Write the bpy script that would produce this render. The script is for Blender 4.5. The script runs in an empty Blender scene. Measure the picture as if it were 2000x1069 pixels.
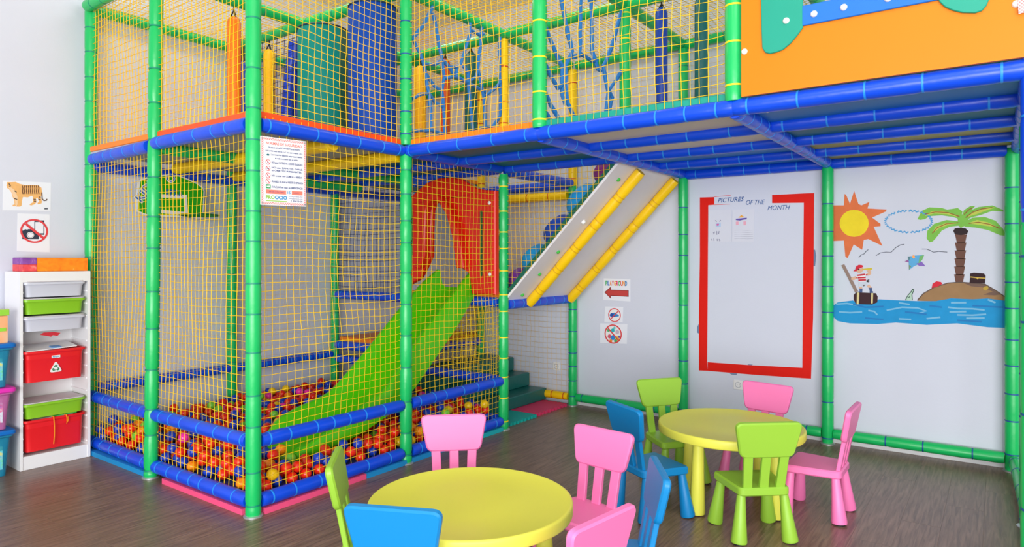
import bpy, bmesh, math, random
import numpy as np
from mathutils import Vector, Matrix, Quaternion
R = random.Random(7)
NR = np.random.RandomState(5)
SC = bpy.context.scene
COL = SC.collection
PI = math.pi

# ------------------------------------------------------------------ camera, world, lights, exposure
cam = bpy.data.cameras.new('camera'); cam.sensor_width = 36.0
cam.lens = 1303.8 / 2000.0 * 36.0
cam.shift_y = -29.1 / 2000.0
cam.clip_start = 0.05
camo = bpy.data.objects.new('camera', cam); COL.objects.link(camo)
camo.location = (0, 0, 1.48)
camo.rotation_euler = (PI / 2, 0, math.radians(36.015) - PI / 2)
SC.camera = camo
SC.view_settings.view_transform = 'Standard'
SC.view_settings.look = 'None'
SC.view_settings.gamma = 1.0
SC.view_settings.use_curve_mapping = False
SC.view_settings.exposure = -0.28

W = bpy.data.worlds.new('daylight'); SC.world = W; W.use_nodes = True
bg = W.node_tree.nodes['Background']
bg.inputs[0].default_value = (0.93, 0.96, 1.0, 1); bg.inputs[1].default_value = 0.8

def area(name, loc, rot, sx, sy, power, color=(1, 1, 1)):
    l = bpy.data.lights.new(name, 'AREA'); l.shape = 'RECTANGLE'; l.size = sx; l.size_y = sy
    l.energy = power; l.color = color
    o = bpy.data.objects.new(name, l); COL.objects.link(o); o.location = loc; o.rotation_euler = rot
    return o
# daylight of the glazed front of the room, behind the camera
area('window_daylight', (-4.2, -3.6, 1.6), (math.radians(90), 0, math.radians(36 - 90)), 8.0, 3.0, 830, (1.0, 0.99, 0.98))
area('side_window_daylight', (-4.4, -0.2, 1.6), (math.radians(90), 0, math.radians(-92)), 5.0, 3.0, 360, (0.98, 0.99, 1.0))
# unseen overhead lamps added as fill (their panels come with the room shell)
FILL_LAMPS = [(0.6, 1.2), (1.2, -0.2), (2.2, -0.6), (0.6, -1.2), (2.9, 4.65), (4.5, 4.5), (4.3, 2.8)]
for lx, ly in FILL_LAMPS:
    area('fill_light', (lx, ly, 4.165), (0, 0, 0), 1.1, 0.5, 9, (1.0, 0.98, 0.95))

# ------------------------------------------------------------------ materials
def lin(c):
    return tuple(((v / 255) / 12.92 if v / 255 <= 0.04045 else ((v / 255 + 0.055) / 1.055) ** 2.4) for v in c)
MC = {}
def M(name, rgb, rough=0.45, var=0.04, bump=0.0, bscale=30.0, spec=0.5, metal=0.0, nscale=6.0, alpha=1.0, trans=0.0):
    if name in MC: return MC[name]
    m = bpy.data.materials.new(name); m.use_nodes = True
    nt = m.node_tree; p = nt.nodes['Principled BSDF']
    c = lin(rgb)
    p.inputs['Roughness'].default_value = rough
    p.inputs['Specular IOR Level'].default_value = spec
    p.inputs['Metallic'].default_value = metal
    tc = nt.nodes.new('ShaderNodeTexCoord')
    n = nt.nodes.new('ShaderNodeTexNoise'); n.inputs['Scale'].default_value = nscale; n.inputs['Detail'].default_value = 3
    nt.links.new(tc.outputs['Object'], n.inputs['Vector'])
    mx = nt.nodes.new('ShaderNodeMix'); mx.data_type = 'RGBA'
    mx.inputs[6].default_value = (*[v * (1 - var) for v in c], 1)
    mx.inputs[7].default_value = (*[min(1, v * (1 + var)) for v in c], 1)
    nt.links.new(n.outputs['Fac'], mx.inputs[0]); nt.links.new(mx.outputs[2], p.inputs['Base Color'])
    if bump:
        n2 = nt.nodes.new('ShaderNodeTexNoise'); n2.inputs['Scale'].default_value = bscale; n2.inputs['Detail'].default_value = 2
        nt.links.new(tc.outputs['Object'], n2.inputs['Vector'])
        b = nt.nodes.new('ShaderNodeBump'); b.inputs['Strength'].default_value = bump; b.inputs['Distance'].default_value = 0.02
        nt.links.new(n2.outputs['Fac'], b.inputs['Height']); nt.links.new(b.outputs['Normal'], p.inputs['Normal'])
    if trans: p.inputs['Transmission Weight'].default_value = trans
    if alpha < 1: p.inputs['Alpha'].default_value = alpha
    MC[name] = m
    return m

WALL = M('white wall paint', (211, 215, 229), 0.75, 0.012, 0.03, 60)
CEIL = M('white ceiling paint', (232, 228, 218), 0.85, 0.012)
SKIRT = M('white skirting', (225, 225, 228), 0.5)
GREEN = M('green padding vinyl', (20, 188, 98), 0.3, 0.05, 0.12, 14)
BLUE = M('blue padding vinyl', (6, 74, 222), 0.32, 0.05, 0.12, 14)
YELV = M('yellow padding vinyl', (255, 205, 10), 0.35, 0.05, 0.1, 14)
TIE_T = M('teal tie', (0, 140, 110), 0.5)
TIE_B = M('dark blue tie', (15, 85, 150), 0.5)
TIE_L = M('light blue tie', (30, 140, 235), 0.45)
TIE_Y = M('yellow tie', (250, 225, 20), 0.5)
TIE_R = M('red tie', (205, 60, 20), 0.5)
NETY = M('yellow net cord', (255, 208, 0), 0.6, 0.0)
NETB = M('navy net cord', (25, 45, 110), 0.6)
ORMAT = M('orange mat', (250, 130, 20), 0.5)
REDMAT = M('red orange mat', (250, 78, 10), 0.5)
TEALMAT = M('teal mat', (0, 150, 130), 0.5)
GREYP = M('grey deck board', (178, 180, 190), 0.6)
BEIGEP = M('pale deck board', (225, 215, 205), 0.6)
BLUEP = M('blue deck board', (10, 120, 205), 0.5)
OLIVEP = M('olive deck board', (170, 165, 60), 0.5)
TEALP = M('teal deck board', (0, 110, 130), 0.5)
DTEAL = M('dark teal vinyl', (0, 104, 98), 0.35, 0.08, 0.25, 9)
STEEL = M('galvanised steel', (190, 195, 195), 0.35, metal=0.6)
SLIDE = M('lime slide plastic', (82, 205, 8), 0.3, 0.03)
REDP = M('red moulded plastic', (228, 30, 14), 0.32)
WHITEP = M('white plastic', (238, 238, 238), 0.35)
ORANGEP = M('orange play panel', (228, 124, 0), 0.45, 0.015, spec=0.3)
TURQ = M('turquoise board', (0, 150, 126), 0.45)
SKYB = M('bright blue board', (0, 106, 205), 0.45)
BLACK = M('black webbing', (25, 20, 20), 0.6)

# ------------------------------------------------------------------ mesh helpers
class MB:
    def __init__(s): s.v = []; s.f = []; s.m = []; s.cur = 0
    def add(s, vs, fs):
        o = len(s.v); s.v += [tuple(v) for v in vs]
        s.f += [tuple(i + o for i in f) for f in fs]; s.m += [s.cur] * len(fs)
        return s
    def box(s, x0, x1, y0, y1, z0, z1, b=0.0):
        if b:
            return slab_into(s, [(x0, y0), (x1, y0), (x1, y1), (x0, y1)], z0, z1, b, lambda a, c, d: (a, c, d))
        vs = [(x, y, z) for x in (x0, x1) for y in (y0, y1) for z in (z0, z1)]
        return s.add(vs, [(0, 1, 3, 2), (4, 6, 7, 5), (0, 4, 5, 1), (2, 3, 7, 6), (0, 2, 6, 4), (1, 5, 7, 3)])
    def tube(s, pts, r, n=8, caps=True, closed=False):
        pts = [Vector(p) for p in pts]; k = len(pts); vs = []; prev = None
        for i, p in enumerate(pts):
            if closed: t = pts[(i + 1) % k] - pts[i - 1]
            else: t = pts[min(i + 1, k - 1)] - pts[max(i - 1, 0)]
            t.normalize()
            if prev is None:
                a = Vector((0, 0, 1)) if abs(t.z) < 0.9 else Vector((1, 0, 0))
                u = t.cross(a).normalized()
            else:
                u = (prev - t * prev.dot(t)).normalized()
            prev = u; w = t.cross(u)
            rr = r[i] if isinstance(r, (list, tuple)) else r
            vs += [p + (u * math.cos(2 * PI * j / n) + w * math.sin(2 * PI * j / n)) * rr for j in range(n)]
        fs = []
        for i in range(k if closed else k - 1):
            a, b = i * n, ((i + 1) % k) * n
            fs += [(a + j, a + (j + 1) % n, b + (j + 1) % n, b + j) for j in range(n)]
        if caps and not closed:
            fs += [tuple(range(n))[::-1], tuple((k - 1) * n + j for j in range(n))]
        return s.add(vs, fs)
    def lathe(s, prof, n=24, c=(0, 0, 0), axis=None, caps=True):
        vs = []; fs = []; k = len(prof)
        q = Quaternion((1, 0, 0, 0)) if axis is None else Vector((0, 0, 1)).rotation_difference(Vector(axis))
        for r, z in prof:
            for j in range(n):
                vs.append(Vector(c) + q @ Vector((r * math.cos(2 * PI * j / n), r * math.sin(2 * PI * j / n), z)))
        for i in range(k - 1):
            fs += [(i * n + j, i * n + (j + 1) % n, (i + 1) * n + (j + 1) % n, (i + 1) * n + j) for j in range(n)]
        if caps: fs += [tuple(range(n))[::-1], tuple((k - 1) * n + j for j in range(n))]
        return s.add(vs, fs)

def inset(poly, d):
    n = len(poly); out = []
    A = sum(poly[i][0] * poly[(i + 1) % n][1] - poly[(i + 1) % n][0] * poly[i][1] for i in range(n))
    sg = 1 if A > 0 else -1
    for i in range(n):
        p0, p, p1 = Vector(poly[i - 1]), Vector(poly[i]), Vector(poly[(i + 1) % n])
        e0 = (p - p0); e1 = (p1 - p)
        if e0.length < 1e-9 or e1.length < 1e-9: out.append(tuple(p)); continue
        e0.normalize(); e1.normalize()
        n0 = Vector((-e0.y, e0.x)) * sg; n1 = Vector((-e1.y, e1.x)) * sg
        m = n0 + n1
        if m.length < 1e-6: out.append(tuple(p)); continue
        m.normalize(); k = max(0.35, m.dot(n0))
        out.append(tuple(p + m * (d / k)))
    return out
def rounded(pts, r, n=5):
    out = []; k = len(pts)
    for i in range(k):
        p0, p, p1 = Vector(pts[i - 1]), Vector(pts[i]), Vector(pts[(i + 1) % k])
        a = (p0 - p).normalized(); b = (p1 - p).normalized()
        rr = r[i] if isinstance(r, (list, tuple)) else r
        A = p + a * rr; B = p + b * rr
        for j in range(n + 1):
            t = j / n
            out.append(tuple(A * (1 - t) ** 2 + p * 2 * t * (1 - t) + B * t * t))
    return out
def tri2(poly):
    from mathutils.geometry import tessellate_polygon
    return tessellate_polygon([[Vector((x, y, 0)) for x, y in poly]])
def slab_into(mb, poly, d0, d1, b, fn):
    """extrude a 2D outline between depths d0 and d1 with edges eased by b"""
    n = len(poly); rings = []
    if b:
        pi_ = inset(poly, b)
        for pl, d in ((pi_, d0), (poly, d0 + (b if d1 > d0 else -b)), (poly, d1 - (b if d1 > d0 else -b)), (pi_, d1)):
            rings.append([fn(x, y, d) for x, y in pl])
    else:
        rings = [[fn(x, y, d0) for x, y in poly], [fn(x, y, d1) for x, y in poly]]
    vs = [v for r_ in rings for v in r_]; fs = []
    for i in range(len(rings) - 1):
        fs += [(i * n + j, i * n + (j + 1) % n, (i + 1) * n + (j + 1) % n, (i + 1) * n + j) for j in range(n)]
    t = tri2(poly); L = (len(rings) - 1) * n
    fs += [tuple(c) for c in t] + [tuple(L + i for i in c)[::-1] for c in t]
    mb.add(vs, fs); return mb
def slab(poly, d0, d1, b=0.0, fn=None):
    return slab_into(MB(), poly, d0, d1, b, fn or (lambda x, y, z: (x, y, z)))
def circ(cx, cy, r, n=24, ry=None, a0=0):
    return [(cx + r * math.cos(a0 + 2 * PI * i / n), cy + (ry or r) * math.sin(a0 + 2 * PI * i / n)) for i in range(n)]

def finish(me, angle=40):
    bm = bmesh.new(); bm.from_mesh(me); bmesh.ops.recalc_face_normals(bm, faces=bm.faces); bm.to_mesh(me); bm.free()
    if angle:
        me.polygons.foreach_set('use_smooth', [True] * len(me.polygons))
        me.set_sharp_from_angle(angle=math.radians(angle))
def wloc(o):
    v = Vector((0, 0, 0))
    while o is not None: v += o.location; o = o.parent
    return v
def build(name, mb, mat, parent=None, world=True, label=None, angle=40, at=None):
    """mesh coordinates are world ones unless world=False; the object's origin is at its parent (or at `at`)"""
    off = Vector(at) if at else (wloc(parent) if (parent and world) else Vector((0, 0, 0)))
    me = bpy.data.meshes.new(name)
    me.from_pydata([tuple(Vector(v) - off) for v in mb.v] if off.length else mb.v, [], mb.f)
    for m in (mat if isinstance(mat, list) else [mat]): me.materials.append(m)
    if isinstance(mat, list): me.polygons.foreach_set('material_index', mb.m)
    finish(me, angle)
    o = bpy.data.objects.new(name, me); COL.objects.link(o)
    if at: o.location = off - (wloc(parent) if parent else Vector((0, 0, 0)))
    if parent: o.parent = parent
    if label: o['label'] = label
    return o
def thing(name, label, cat, loc=(0, 0, 0), rz=0, group=None):
    o = bpy.data.objects.new(name, None); COL.objects.link(o); o.empty_display_size = 0.1
    o.location = loc; o.rotation_euler = (0, 0, rz); tag(o, label, cat, group); return o
def tag(o, label=None, cat=None, group=None, kind=None):
    for k, v in (('label', label), ('category', cat), ('group', group), ('kind', kind)):
        if v: o[k] = v
    return o
def struct(name, mb, mat, parent=None):
    o = build(name, mb, mat, parent); o['kind'] = 'structure'; return o
def copy_tree(o, parent=None):
    c = o.copy(); COL.objects.link(c)
    if parent: c.parent = parent
    for ch in list(o.children): copy_tree(ch, c)
    return c

def text_mesh(txt, size, fn, mat, parent, name='lettering', align='LEFT', shear=0.0, width=None, bold=0.0, spacing=1.0):
    """letters as flat mesh; fn maps (u, v) in metres to the surface"""
    cu = bpy.data.curves.new('t', 'FONT'); cu.body = txt; cu.size = size; cu.align_x = align; cu.shear = shear
    cu.offset = bold; cu.resolution_u = 3; cu.space_character = spacing
    ob = bpy.data.objects.new('t', cu); COL.objects.link(ob)
    dg = bpy.context.evaluated_depsgraph_get(); dg.update()
    me = bpy.data.meshes.new_from_object(ob.evaluated_get(dg))
    bpy.data.objects.remove(ob); bpy.data.curves.remove(cu)
    if width and me.vertices:
        xs = [v.co.x for v in me.vertices]; k = width / max(1e-6, max(xs) - min(xs)); x0 = min(xs)
        for v in me.vertices: v.co.x = (v.co.x - x0) * k
    off = wloc(parent)
    for v in me.vertices: v.co = Vector(fn(v.co.x, v.co.y)) - off
    me.name = name; me.materials.clear(); me.materials.append(mat)
    o = bpy.data.objects.new(name, me); COL.objects.link(o); o.parent = parent
    return o

# ------------------------------------------------------------------ layout of the room and the frame grid
XA, XD, XE, XF = 2.23, 3.455, 4.635, 5.80
XM1, XM2 = 4.045, 5.22
YC, YB, YA, Y1, Y2, Y3 = 5.70, 4.64, 3.46, 2.30, 1.097, -0.12
ZD, ZT, ZM = 2.257, 3.42, 1.10
PR = 0.044
BWX, LWY, CZ = 5.865, 5.80, 4.20

# ------------------------------------------------------------------ room shell
struct('wall_back', MB().box(BWX, BWX + 0.15, -2.6, LWY + 0.15, -0.01, CZ), WALL)
struct('wall_left', MB().box(-1.6, BWX, LWY, LWY + 0.15, -0.01, CZ), WALL)
struct('ceiling', MB().box(-1.6, BWX + 0.15, -2.6, LWY + 0.15, CZ, CZ + 0.12), CEIL)
FILL_GLOW = bpy.data.materials.new('added fill glow'); FILL_GLOW.use_nodes = True
FILL_GLOW.node_tree.nodes['Principled BSDF'].inputs['Emission Color'].default_value = (1, 0.98, 0.95, 1); FILL_GLOW.node_tree.nodes['Principled BSDF'].inputs['Emission Strength'].default_value = 3.0
for i, (lx, ly) in enumerate(FILL_LAMPS):  # glowing panels added to go with the fill lamps, out of view
    t = bpy.data.objects.new('added_fill_panel', None); COL.objects.link(t); t.location = (lx, ly, CZ)
    t['label'] = ['added fill light panel %s' % w for w in ('over the camera', 'nearest the entrance', 'nearest the orange panel', 'farthest from the playground', 'above the near corner of the playground', 'above the far corner of the playground', 'above the rope webs')][i]; t['category'] = 'light'; t['group'] = 'added fill light panels'
    build('fill_frame', MB().box(lx - 0.6, lx + 0.6, ly - 0.3, ly + 0.3, CZ - 0.025, CZ - 0.0005, 0.004), WHITEP, t)
    build('diffuser', MB().box(lx - 0.57, lx + 0.57, ly - 0.27, ly + 0.27, CZ - 0.03, CZ - 0.0255), FILL_GLOW, t)
struct('baseboard_back', MB().box(BWX - 0.012, BWX, -2.6, YA, 0.0, 0.05, 0.003), SKIRT)
struct('baseboard_left', MB().box(-1.6, XA, LWY - 0.012, LWY, 0.0, 0.05, 0.003), SKIRT)

def wood():
    m = bpy.data.materials.new('grey brown wood floor'); m.use_nodes = True
    nt = m.node_tree; p = nt.nodes['Principled BSDF']; L = nt.links.new
    tc = nt.nodes.new('ShaderNodeTexCoord'); oi = nt.nodes.new('ShaderNodeObjectInfo')
    add = nt.nodes.new('ShaderNodeVectorMath'); add.operation = 'ADD'
    cx = nt.nodes.new('ShaderNodeCombineXYZ')
    mul = nt.nodes.new('ShaderNodeMath'); mul.operation = 'MULTIPLY'; mul.inputs[1].default_value = 37.0
    L(oi.outputs['Random'], mul.inputs[0]); L(mul.outputs[0], cx.inputs[0]); L(mul.outputs[0], cx.inputs[1])
    L(tc.outputs['Object'], add.inputs[0]); L(cx.outputs[0], add.inputs[1])
    mp = nt.nodes.new('ShaderNodeMapping'); mp.inputs['Scale'].default_value = (1.8, 26.0, 1.0)
    L(add.outputs[0], mp.inputs[0])
    n1 = nt.nodes.new('ShaderNodeTexNoise'); n1.inputs['Scale'].default_value = 2.2; n1.inputs['Detail'].default_value = 6; n1.inputs['Distortion'].default_value = 0.8
    L(mp.outputs[0], n1.inputs['Vector'])
    cr = nt.nodes.new('ShaderNodeValToRGB')
    cr.color_ramp.elements[0].position = 0.3; cr.color_ramp.elements[0].color = (*lin((96, 73, 62)), 1)
    cr.color_ramp.elements[1].position = 0.72; cr.color_ramp.elements[1].color = (*lin((144, 115, 98)), 1)
    L(n1.outputs['Fac'], cr.inputs[0])
    hs = nt.nodes.new('ShaderNodeHueSaturation'); L(cr.outputs[0], hs.inputs['Color'])
    mr = nt.nodes.new('ShaderNodeMapRange'); mr.inputs[3].default_value = 0.94; mr.inputs[4].default_value = 1.05
    L(oi.outputs['Random'], mr.inputs[0]); L(mr.outputs[0], hs.inputs['Value'])
    L(hs.outputs[0], p.inputs['Base Color'])
    p.inputs['Roughness'].default_value = 0.33
    b = nt.nodes.new('ShaderNodeBump'); b.inputs['Strength'].default_value = 0.12; b.inputs['Distance'].default_value = 0.01
    L(n1.outputs['Fac'], b.inputs['Height']); L(b.outputs[0], p.inputs['Normal'])
    return m
WOOD = wood()
floor = struct('floor', MB().box(-1.6, BWX, -2.6, LWY, -0.08, -0.004), M('floor joint', (70, 58, 52), 0.7))
PW, PLN = 0.19, 1.24
pm = {}
row = 0; y = -2.6
while y < LWY - 0.01:
    w = min(PW, LWY - y); x = -1.6 - (row * 0.43) % PLN
    while x < BWX - 0.01:
        a, b = max(x, -1.6), min(x + PLN, BWX)
        if b - a > 0.03:
            k = (round(b - a, 3), round(w, 3))
            if k not in pm:
                mb = MB().box(0.0002, b - a - 0.0002, 0.0002, w - 0.0002, -0.004, 0.0, 0.0003)
                me = bpy.data.meshes.new('plank'); me.from_pydata(mb.v, [], mb.f); me.materials.append(WOOD); finish(me, 0); pm[k] = me
            o = bpy.data.objects.new('plank', pm[k]); COL.objects.link(o); o.parent = floor; o.location = (a, y, 0)
        x += PLN
    y += PW; row += 1

# ------------------------------------------------------------------ padded climbing frame
frame = thing('play_structure', 'two storey padded playground with green posts, blue beams and yellow netting', 'playground', (XD, YA, 0))
TIEM = {}
def tie_mesh(mat, r):
    k = (mat.name, round(r, 4))
    if k not in TIEM:
        mb = MB().lathe([(r * 0.9, -0.005), (r * 0.985, -0.0045), (r * 1.0, 0), (r * 0.985, 0.0045), (r * 0.9, 0.005)], 20, caps=False)
        me = bpy.data.meshes.new('tie'); me.from_pydata(mb.v, [], mb.f); me.materials.append(mat); finish(me); TIEM[k] = me
    return TIEM[k]
def pipe(name, p0, p1, mat, tmat, r=PR, ties=None, step=0.2, parent=None, bulge=0.05, trim=0.0, foot=False):
    parent = parent or frame
    p0 = Vector(p0); p1 = Vector(p1); d = (p1 - p0); L = d.length; d.normalize()
    p0 = p0 + d * trim; L -= 2 * trim
    if ties is None:
        ties = []; t = R.uniform(0.04, 0.12)
        while t < L - 0.03:
            ties.append(t); t += step * R.uniform(0.7, 1.3)
    prof = [(r * 0.9, 0.0)]
    cuts = [0.0] + list(ties) + [L]
    for i in range(len(cuts) - 1):
        a, b = cuts[i], cuts[i + 1]
        if b - a > 0.05:
            e = min(0.03, (b - a) * 0.3)
            prof += [(r * (1 - bulge), a + 0.008), (r * (1 + R.uniform(-0.01, 0.015)), a + e), (r * (1 + R.uniform(-0.01, 0.015)), b - e), (r * (1 - bulge), b - 0.008)]
    prof.append((r * 0.9, L))
    mb = MB().lathe(prof, 18)
    me = bpy.data.meshes.new(name); me.from_pydata(mb.v, [], mb.f); me.materials.append(mat); finish(me, 60)
    o = bpy.data.objects.new(name, me); COL.objects.link(o); o.parent = parent
    o.location = p0 - wloc(parent); o.rotation_mode = 'QUATERNION'
    o.rotation_quaternion = Vector((0, 0, 1)).rotation_difference(d)
    for t in ties:
        c = bpy.data.objects.new('tie', tie_mesh(tmat, r)); COL.objects.link(c); c.parent = o; c.location = (0, 0, t)
    if foot:
        f = MB().lathe([(r * 1.25, 0.0), (r * 1.25, 0.006), (r * 0.9, 0.01), (r * 0.9, 0.03)], 20)
        build('foot_flange', f, STEEL, o, world=False)
    return o
def post(x, y, z0=0.0, z1=ZT, mat=GREEN, tm=TIE_T, step=0.24, r=PR, x1=None, y1=None, bulge=0.06):
    return pipe('post', (x, y, z0 + (0.0)), (x if x1 is None else x1, y if y1 is None else y1, z1), mat, tm, r, step=step, foot=(z0 < 0.02), bulge=bulge)
def beam(p0, p1, mat=BLUE, tm=TIE_L, step=0.19, r=PR, trim=0.045):
    return pipe('beam', p0, p1, mat, tm, r, step=step, trim=trim)

# posts
post(XA, YA, z1=3.6); post(XA - 0.015, YB - 0.01, z1=3.5, x1=XA + 0.03, y1=YB + 0.0, bulge=0.13)
post(XA + 0.045, YC, z1=3.5, step=0.16)
post(XD, YA, z1=2.29, step=0.19, bulge=0.13); post(XD, YA, 2.30, 3.6, GREEN, TIE_B, 0.2)
post(XD, YC); post(XE, YC, tm=TIE_T)
post(XE, YA, z1=2.21, tm=TIE_Y, step=0.2, bulge=0.11); post(XE, YA, 2.30, 3.38, YELV, TIE_R, 0.25)
post(XE, YB, z1=2.21)
post(XF, YA, z1=2.21, tm=TIE_B, step=0.18); post(XF, YA, 2.215, 3.38, YELV, TIE_R, 0.3)
post(XF - 0.01, YB, z1=2.21, tm=TIE_Y, step=0.14); post(XF, YB, 2.215, 3.38, YELV, TIE_R, 0.3)
post(XF, Y1, z1=2.21, tm=TIE_B); post(XF, Y1, 2.30, 3.38)
post(XF, Y2, z1=2.21, tm=TIE_B); post(XF, Y2, 2.30, 3.38)
post(XF, -0.085, z1=2.25, tm=TIE_B); post(XE, -0.14, z1=2.25, tm=TIE_B)
post(XD, Y1, 2.29, 3.6, GREEN, TIE_Y, 0.2, r=0.046); post(XD, Y2, 2.29, 3.6, GREEN, TIE_Y, 0.2, r=0.046)
post(XE, Y1, 2.30, 3.42, GREEN, TIE_Y, 0.24)
post(XD, Y3, 0.0, 1.62, GREEN, TIE_B, 0.3); post(XD, Y3, 1.63, 3.5, BLUE, TIE_L, 0.3)

# deck beams at ZD : blue outside, green and yellow inside
Z = ZD
beam((XA, YA, Z), (XD, YA, Z), step=0.17); beam((XD, YA, Z), (XE, YA, Z)); beam((XE, YA, Z - 0.02), (XF, YA, Z - 0.02))
beam((XA, YB, Z), (XA, YA, Z)); beam((XA + 0.04, YC, Z - 0.01), (XA, YB, Z - 0.01), step=0.17)
beam((XM1 - 1.19, YC - 0.1, Z - 0.03), (XM1 - 1.19, YA, Z - 0.03), YELV, TIE_Y, 0.35, trim=0.06)
beam((XD, YC, Z - 0.03), (XD, YA, Z - 0.03), YELV, TIE_Y, 0.35, trim=0.06)
beam((XA, YB, Z - 0.02), (XE, YB, Z - 0.02), GREEN, TIE_T, 0.22)
beam((XD - 0.1, 5.25, Z - 0.06), (XE, 5.25, Z - 0.06), GREEN, TIE_T, 0.22)
beam((XA, YC - 0.01, Z - 0.06), (XF, YC - 0.01, Z - 0.06), BLUE, TIE_L, 0.2)
beam((XE, YC, Z), (XE, YA, Z)); beam((XM1, YC, Z - 0.01), (XM1, YA, Z - 0.01))
beam((XF, YC, Z - 0.03), (XF, YA, Z - 0.03), BLUE, TIE_L)
beam((XF - 0.03, YB, Z - 0.14), (XF - 0.03, YA, Z - 0.14), YELV, TIE_R, 0.3)
beam((XE, YB, Z - 0.03), (XF, YB, Z - 0.03))
for x in (XD, XM1, XE):
    beam((x, YA, Z), (x, Y1, Z), step=0.23, trim=0.03 if x > XD else 0.0)
for x in (XD, XM1, XE, XM2, XF):
    zz = Z if x < XF else Z - 0.02
    beam((x, Y1, zz), (x, Y2, zz), step=0.22, trim=0.0 if x == XD else 0.03); beam((x, Y2, zz), (x, Y3 if x < XF else -0.085, zz), step=0.25, trim=0.0 if x == XD else 0.03)
for yy in (Y1, Y2):
    beam((XD + 0.012, yy, Z - 0.012), (XF, yy, Z - 0.012), step=0.16, trim=0.0)
beam((XD, Y3, Z - 0.01), (XF, Y3, Z - 0.01), step=0.2, trim=0.0)
# top beams
for yy in (YC, YB, YA):
    beam((XA, yy, ZT), (XF, yy, ZT), GREEN, TIE_T, 0.2)
for yy in (Y1, Y2):
    beam((XD, yy, ZT), (XF, yy, ZT), GREEN, TIE_T, 0.2)
beam((XA, YC, ZT), (XA, YA, ZT), GREEN, TIE_T)
for x in (XD, XE, XF):
    beam((x, YC, ZT), (x, YA, ZT), GREEN, TIE_T, 0.17); beam((x, YA, ZT), (x, Y2, ZT), GREEN, TIE_T, 0.2)
# ball pit rails
for z in (0.078, 0.424):
    beam((XA, YB, z), (XA, YA, z), step=0.16, r=0.042); beam((XA + 0.03, YC, z), (XA, YB, z), step=0.16, r=0.042)
    beam((XA, YA, z), (XD, YA, z), step=0.17, r=0.042); beam((XD, YA, z), (XE, YA, z), step=0.17, r=0.042)
    beam((XE, YC, z), (XE, YA, z), step=0.16, r=0.042)
beam((XA + 0.04, YC, 0.47), (XE, YC, 0.47), step=0.06, r=0.04)
# wall rails low
beam((XF, YA, 0.085), (XF, Y1, 0.085), GREEN, TIE_B, 0.33, r=0.04); beam((XF, Y1, 0.085), (XF, Y2, 0.085), GREEN, TIE_B, 0.33, r=0.04)
beam((XF, Y2, 0.085), (XF, -0.085, 0.085), GREEN, TIE_B, 0.33, r=0.04); beam((XF, -0.1, 0.085), (XE, -0.14, 0.085), GREEN, TIE_B, 0.3, r=0.04)
beam((XE, -0.14, 0.085), (XD, Y3, 0.085), GREEN, TIE_B, 0.3, r=0.04)
beam((XF, YA, 0.085), (XF, 3.86, 0.085), YELV, TIE_R, 0.2, r=0.04, trim=0.05)
# middle and low platforms
beam((XE, YC, ZM), (XE, YA, ZM), step=0.15); beam((XE, YA, ZM - 0.02), (XF, YA, ZM - 0.02), step=0.14)
beam((XE, YC, 0.57), (XE, YB, 0.57), step=0.15); beam((XE, YB, 0.57), (XF, YB, 0.57), step=0.12)
beam((XE, YB, ZM - 0.02), (XF, YB, ZM - 0.02), BLUE, TIE_L)

# deck boards, each bay its own
def board(x0, x1, y0, y1, z, mat, t=0.03, name='deck_board'):
    return build(name, MB().box(x0, x1, y0, y1, z, z + t, 0.004), mat, frame)
e = 0.012
zt = ZD + 0.012
for (x0, x1, y0, y1, m) in [
    (XA, XM1 - 1.19, YB, YC - 0.06, GREYP), (XM1 - 1.19, XD, YB, YC - 0.06, GREYP), (XD, XE, YB, YC - 0.06, GREYP),
    (XA, XM1 - 1.19, YA, YB, GREYP), (XM1 - 1.19, XD, YA, YB, GREYP), (XD, XE, YA, YB, TEALP), (XE, XF, YB, YC - 0.06, TEALP),
    (XD, XM1, Y1, YA, TEALP), (XM1, XE, Y1, YA, TEALP),
    (XD, XM1, Y2, Y1, BEIGEP), (XM1, XE, Y2, Y1, BEIGEP), (XE, XM2, Y2, Y1, BLUEP), (XM2, XF, Y2, Y1, BLUEP),
    (XD, XM1, Y3, Y2, BLUEP), (XM1, XE, Y3, Y2, TEALP), (XE, XM2, Y3, Y2, OLIVEP), (XM2, XF, Y3, Y2, OLIVEP)]:
    board(x0 + e, x1 - e, y0 + e, y1 - e, zt, m)
board(XE + e, XF - e, YA + e, YB - e, ZM + 0.0, GREYP); board(XE + e, XF - e, YB + e, YC - 0.06, 0.585, GREYP)
def fmat(x0, x1, y0, y1, z, m, t=0.04): return board(x0, x1, y0, y1, z, m, t, 'floor_mat')
zf = zt + 0.031
fmat(XA + 0.01, XD - e, YA + 0.01, YB - e, zf, REDMAT); fmat(XA + 0.01, XD - e, YB + e, YC - 0.07, zf, ORMAT)
fmat(XD + e, XE - e, YA + e, YC - 0.07, zf, ORMAT); fmat(XD + 0.01, XE - e, Y1 + e, YA - e, zf, ORMAT)
fmat(XD + 0.01, XF - e, Y2 + e, Y1 - e, zf, TEALMAT); fmat(XD + 0.01, XF - e, Y3 + e, Y2 - e, zf, TEALMAT)
fmat(XE + e, XF - e, YB + e, YC - 0.07, zf, ORMAT)
fmat(XE + e, XF - e, YA + e, YB - e, ZM + 0.031, ORMAT); fmat(XE + e, XF - e, YB + e, YC - 0.07, 0.616, ORMAT)

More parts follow.
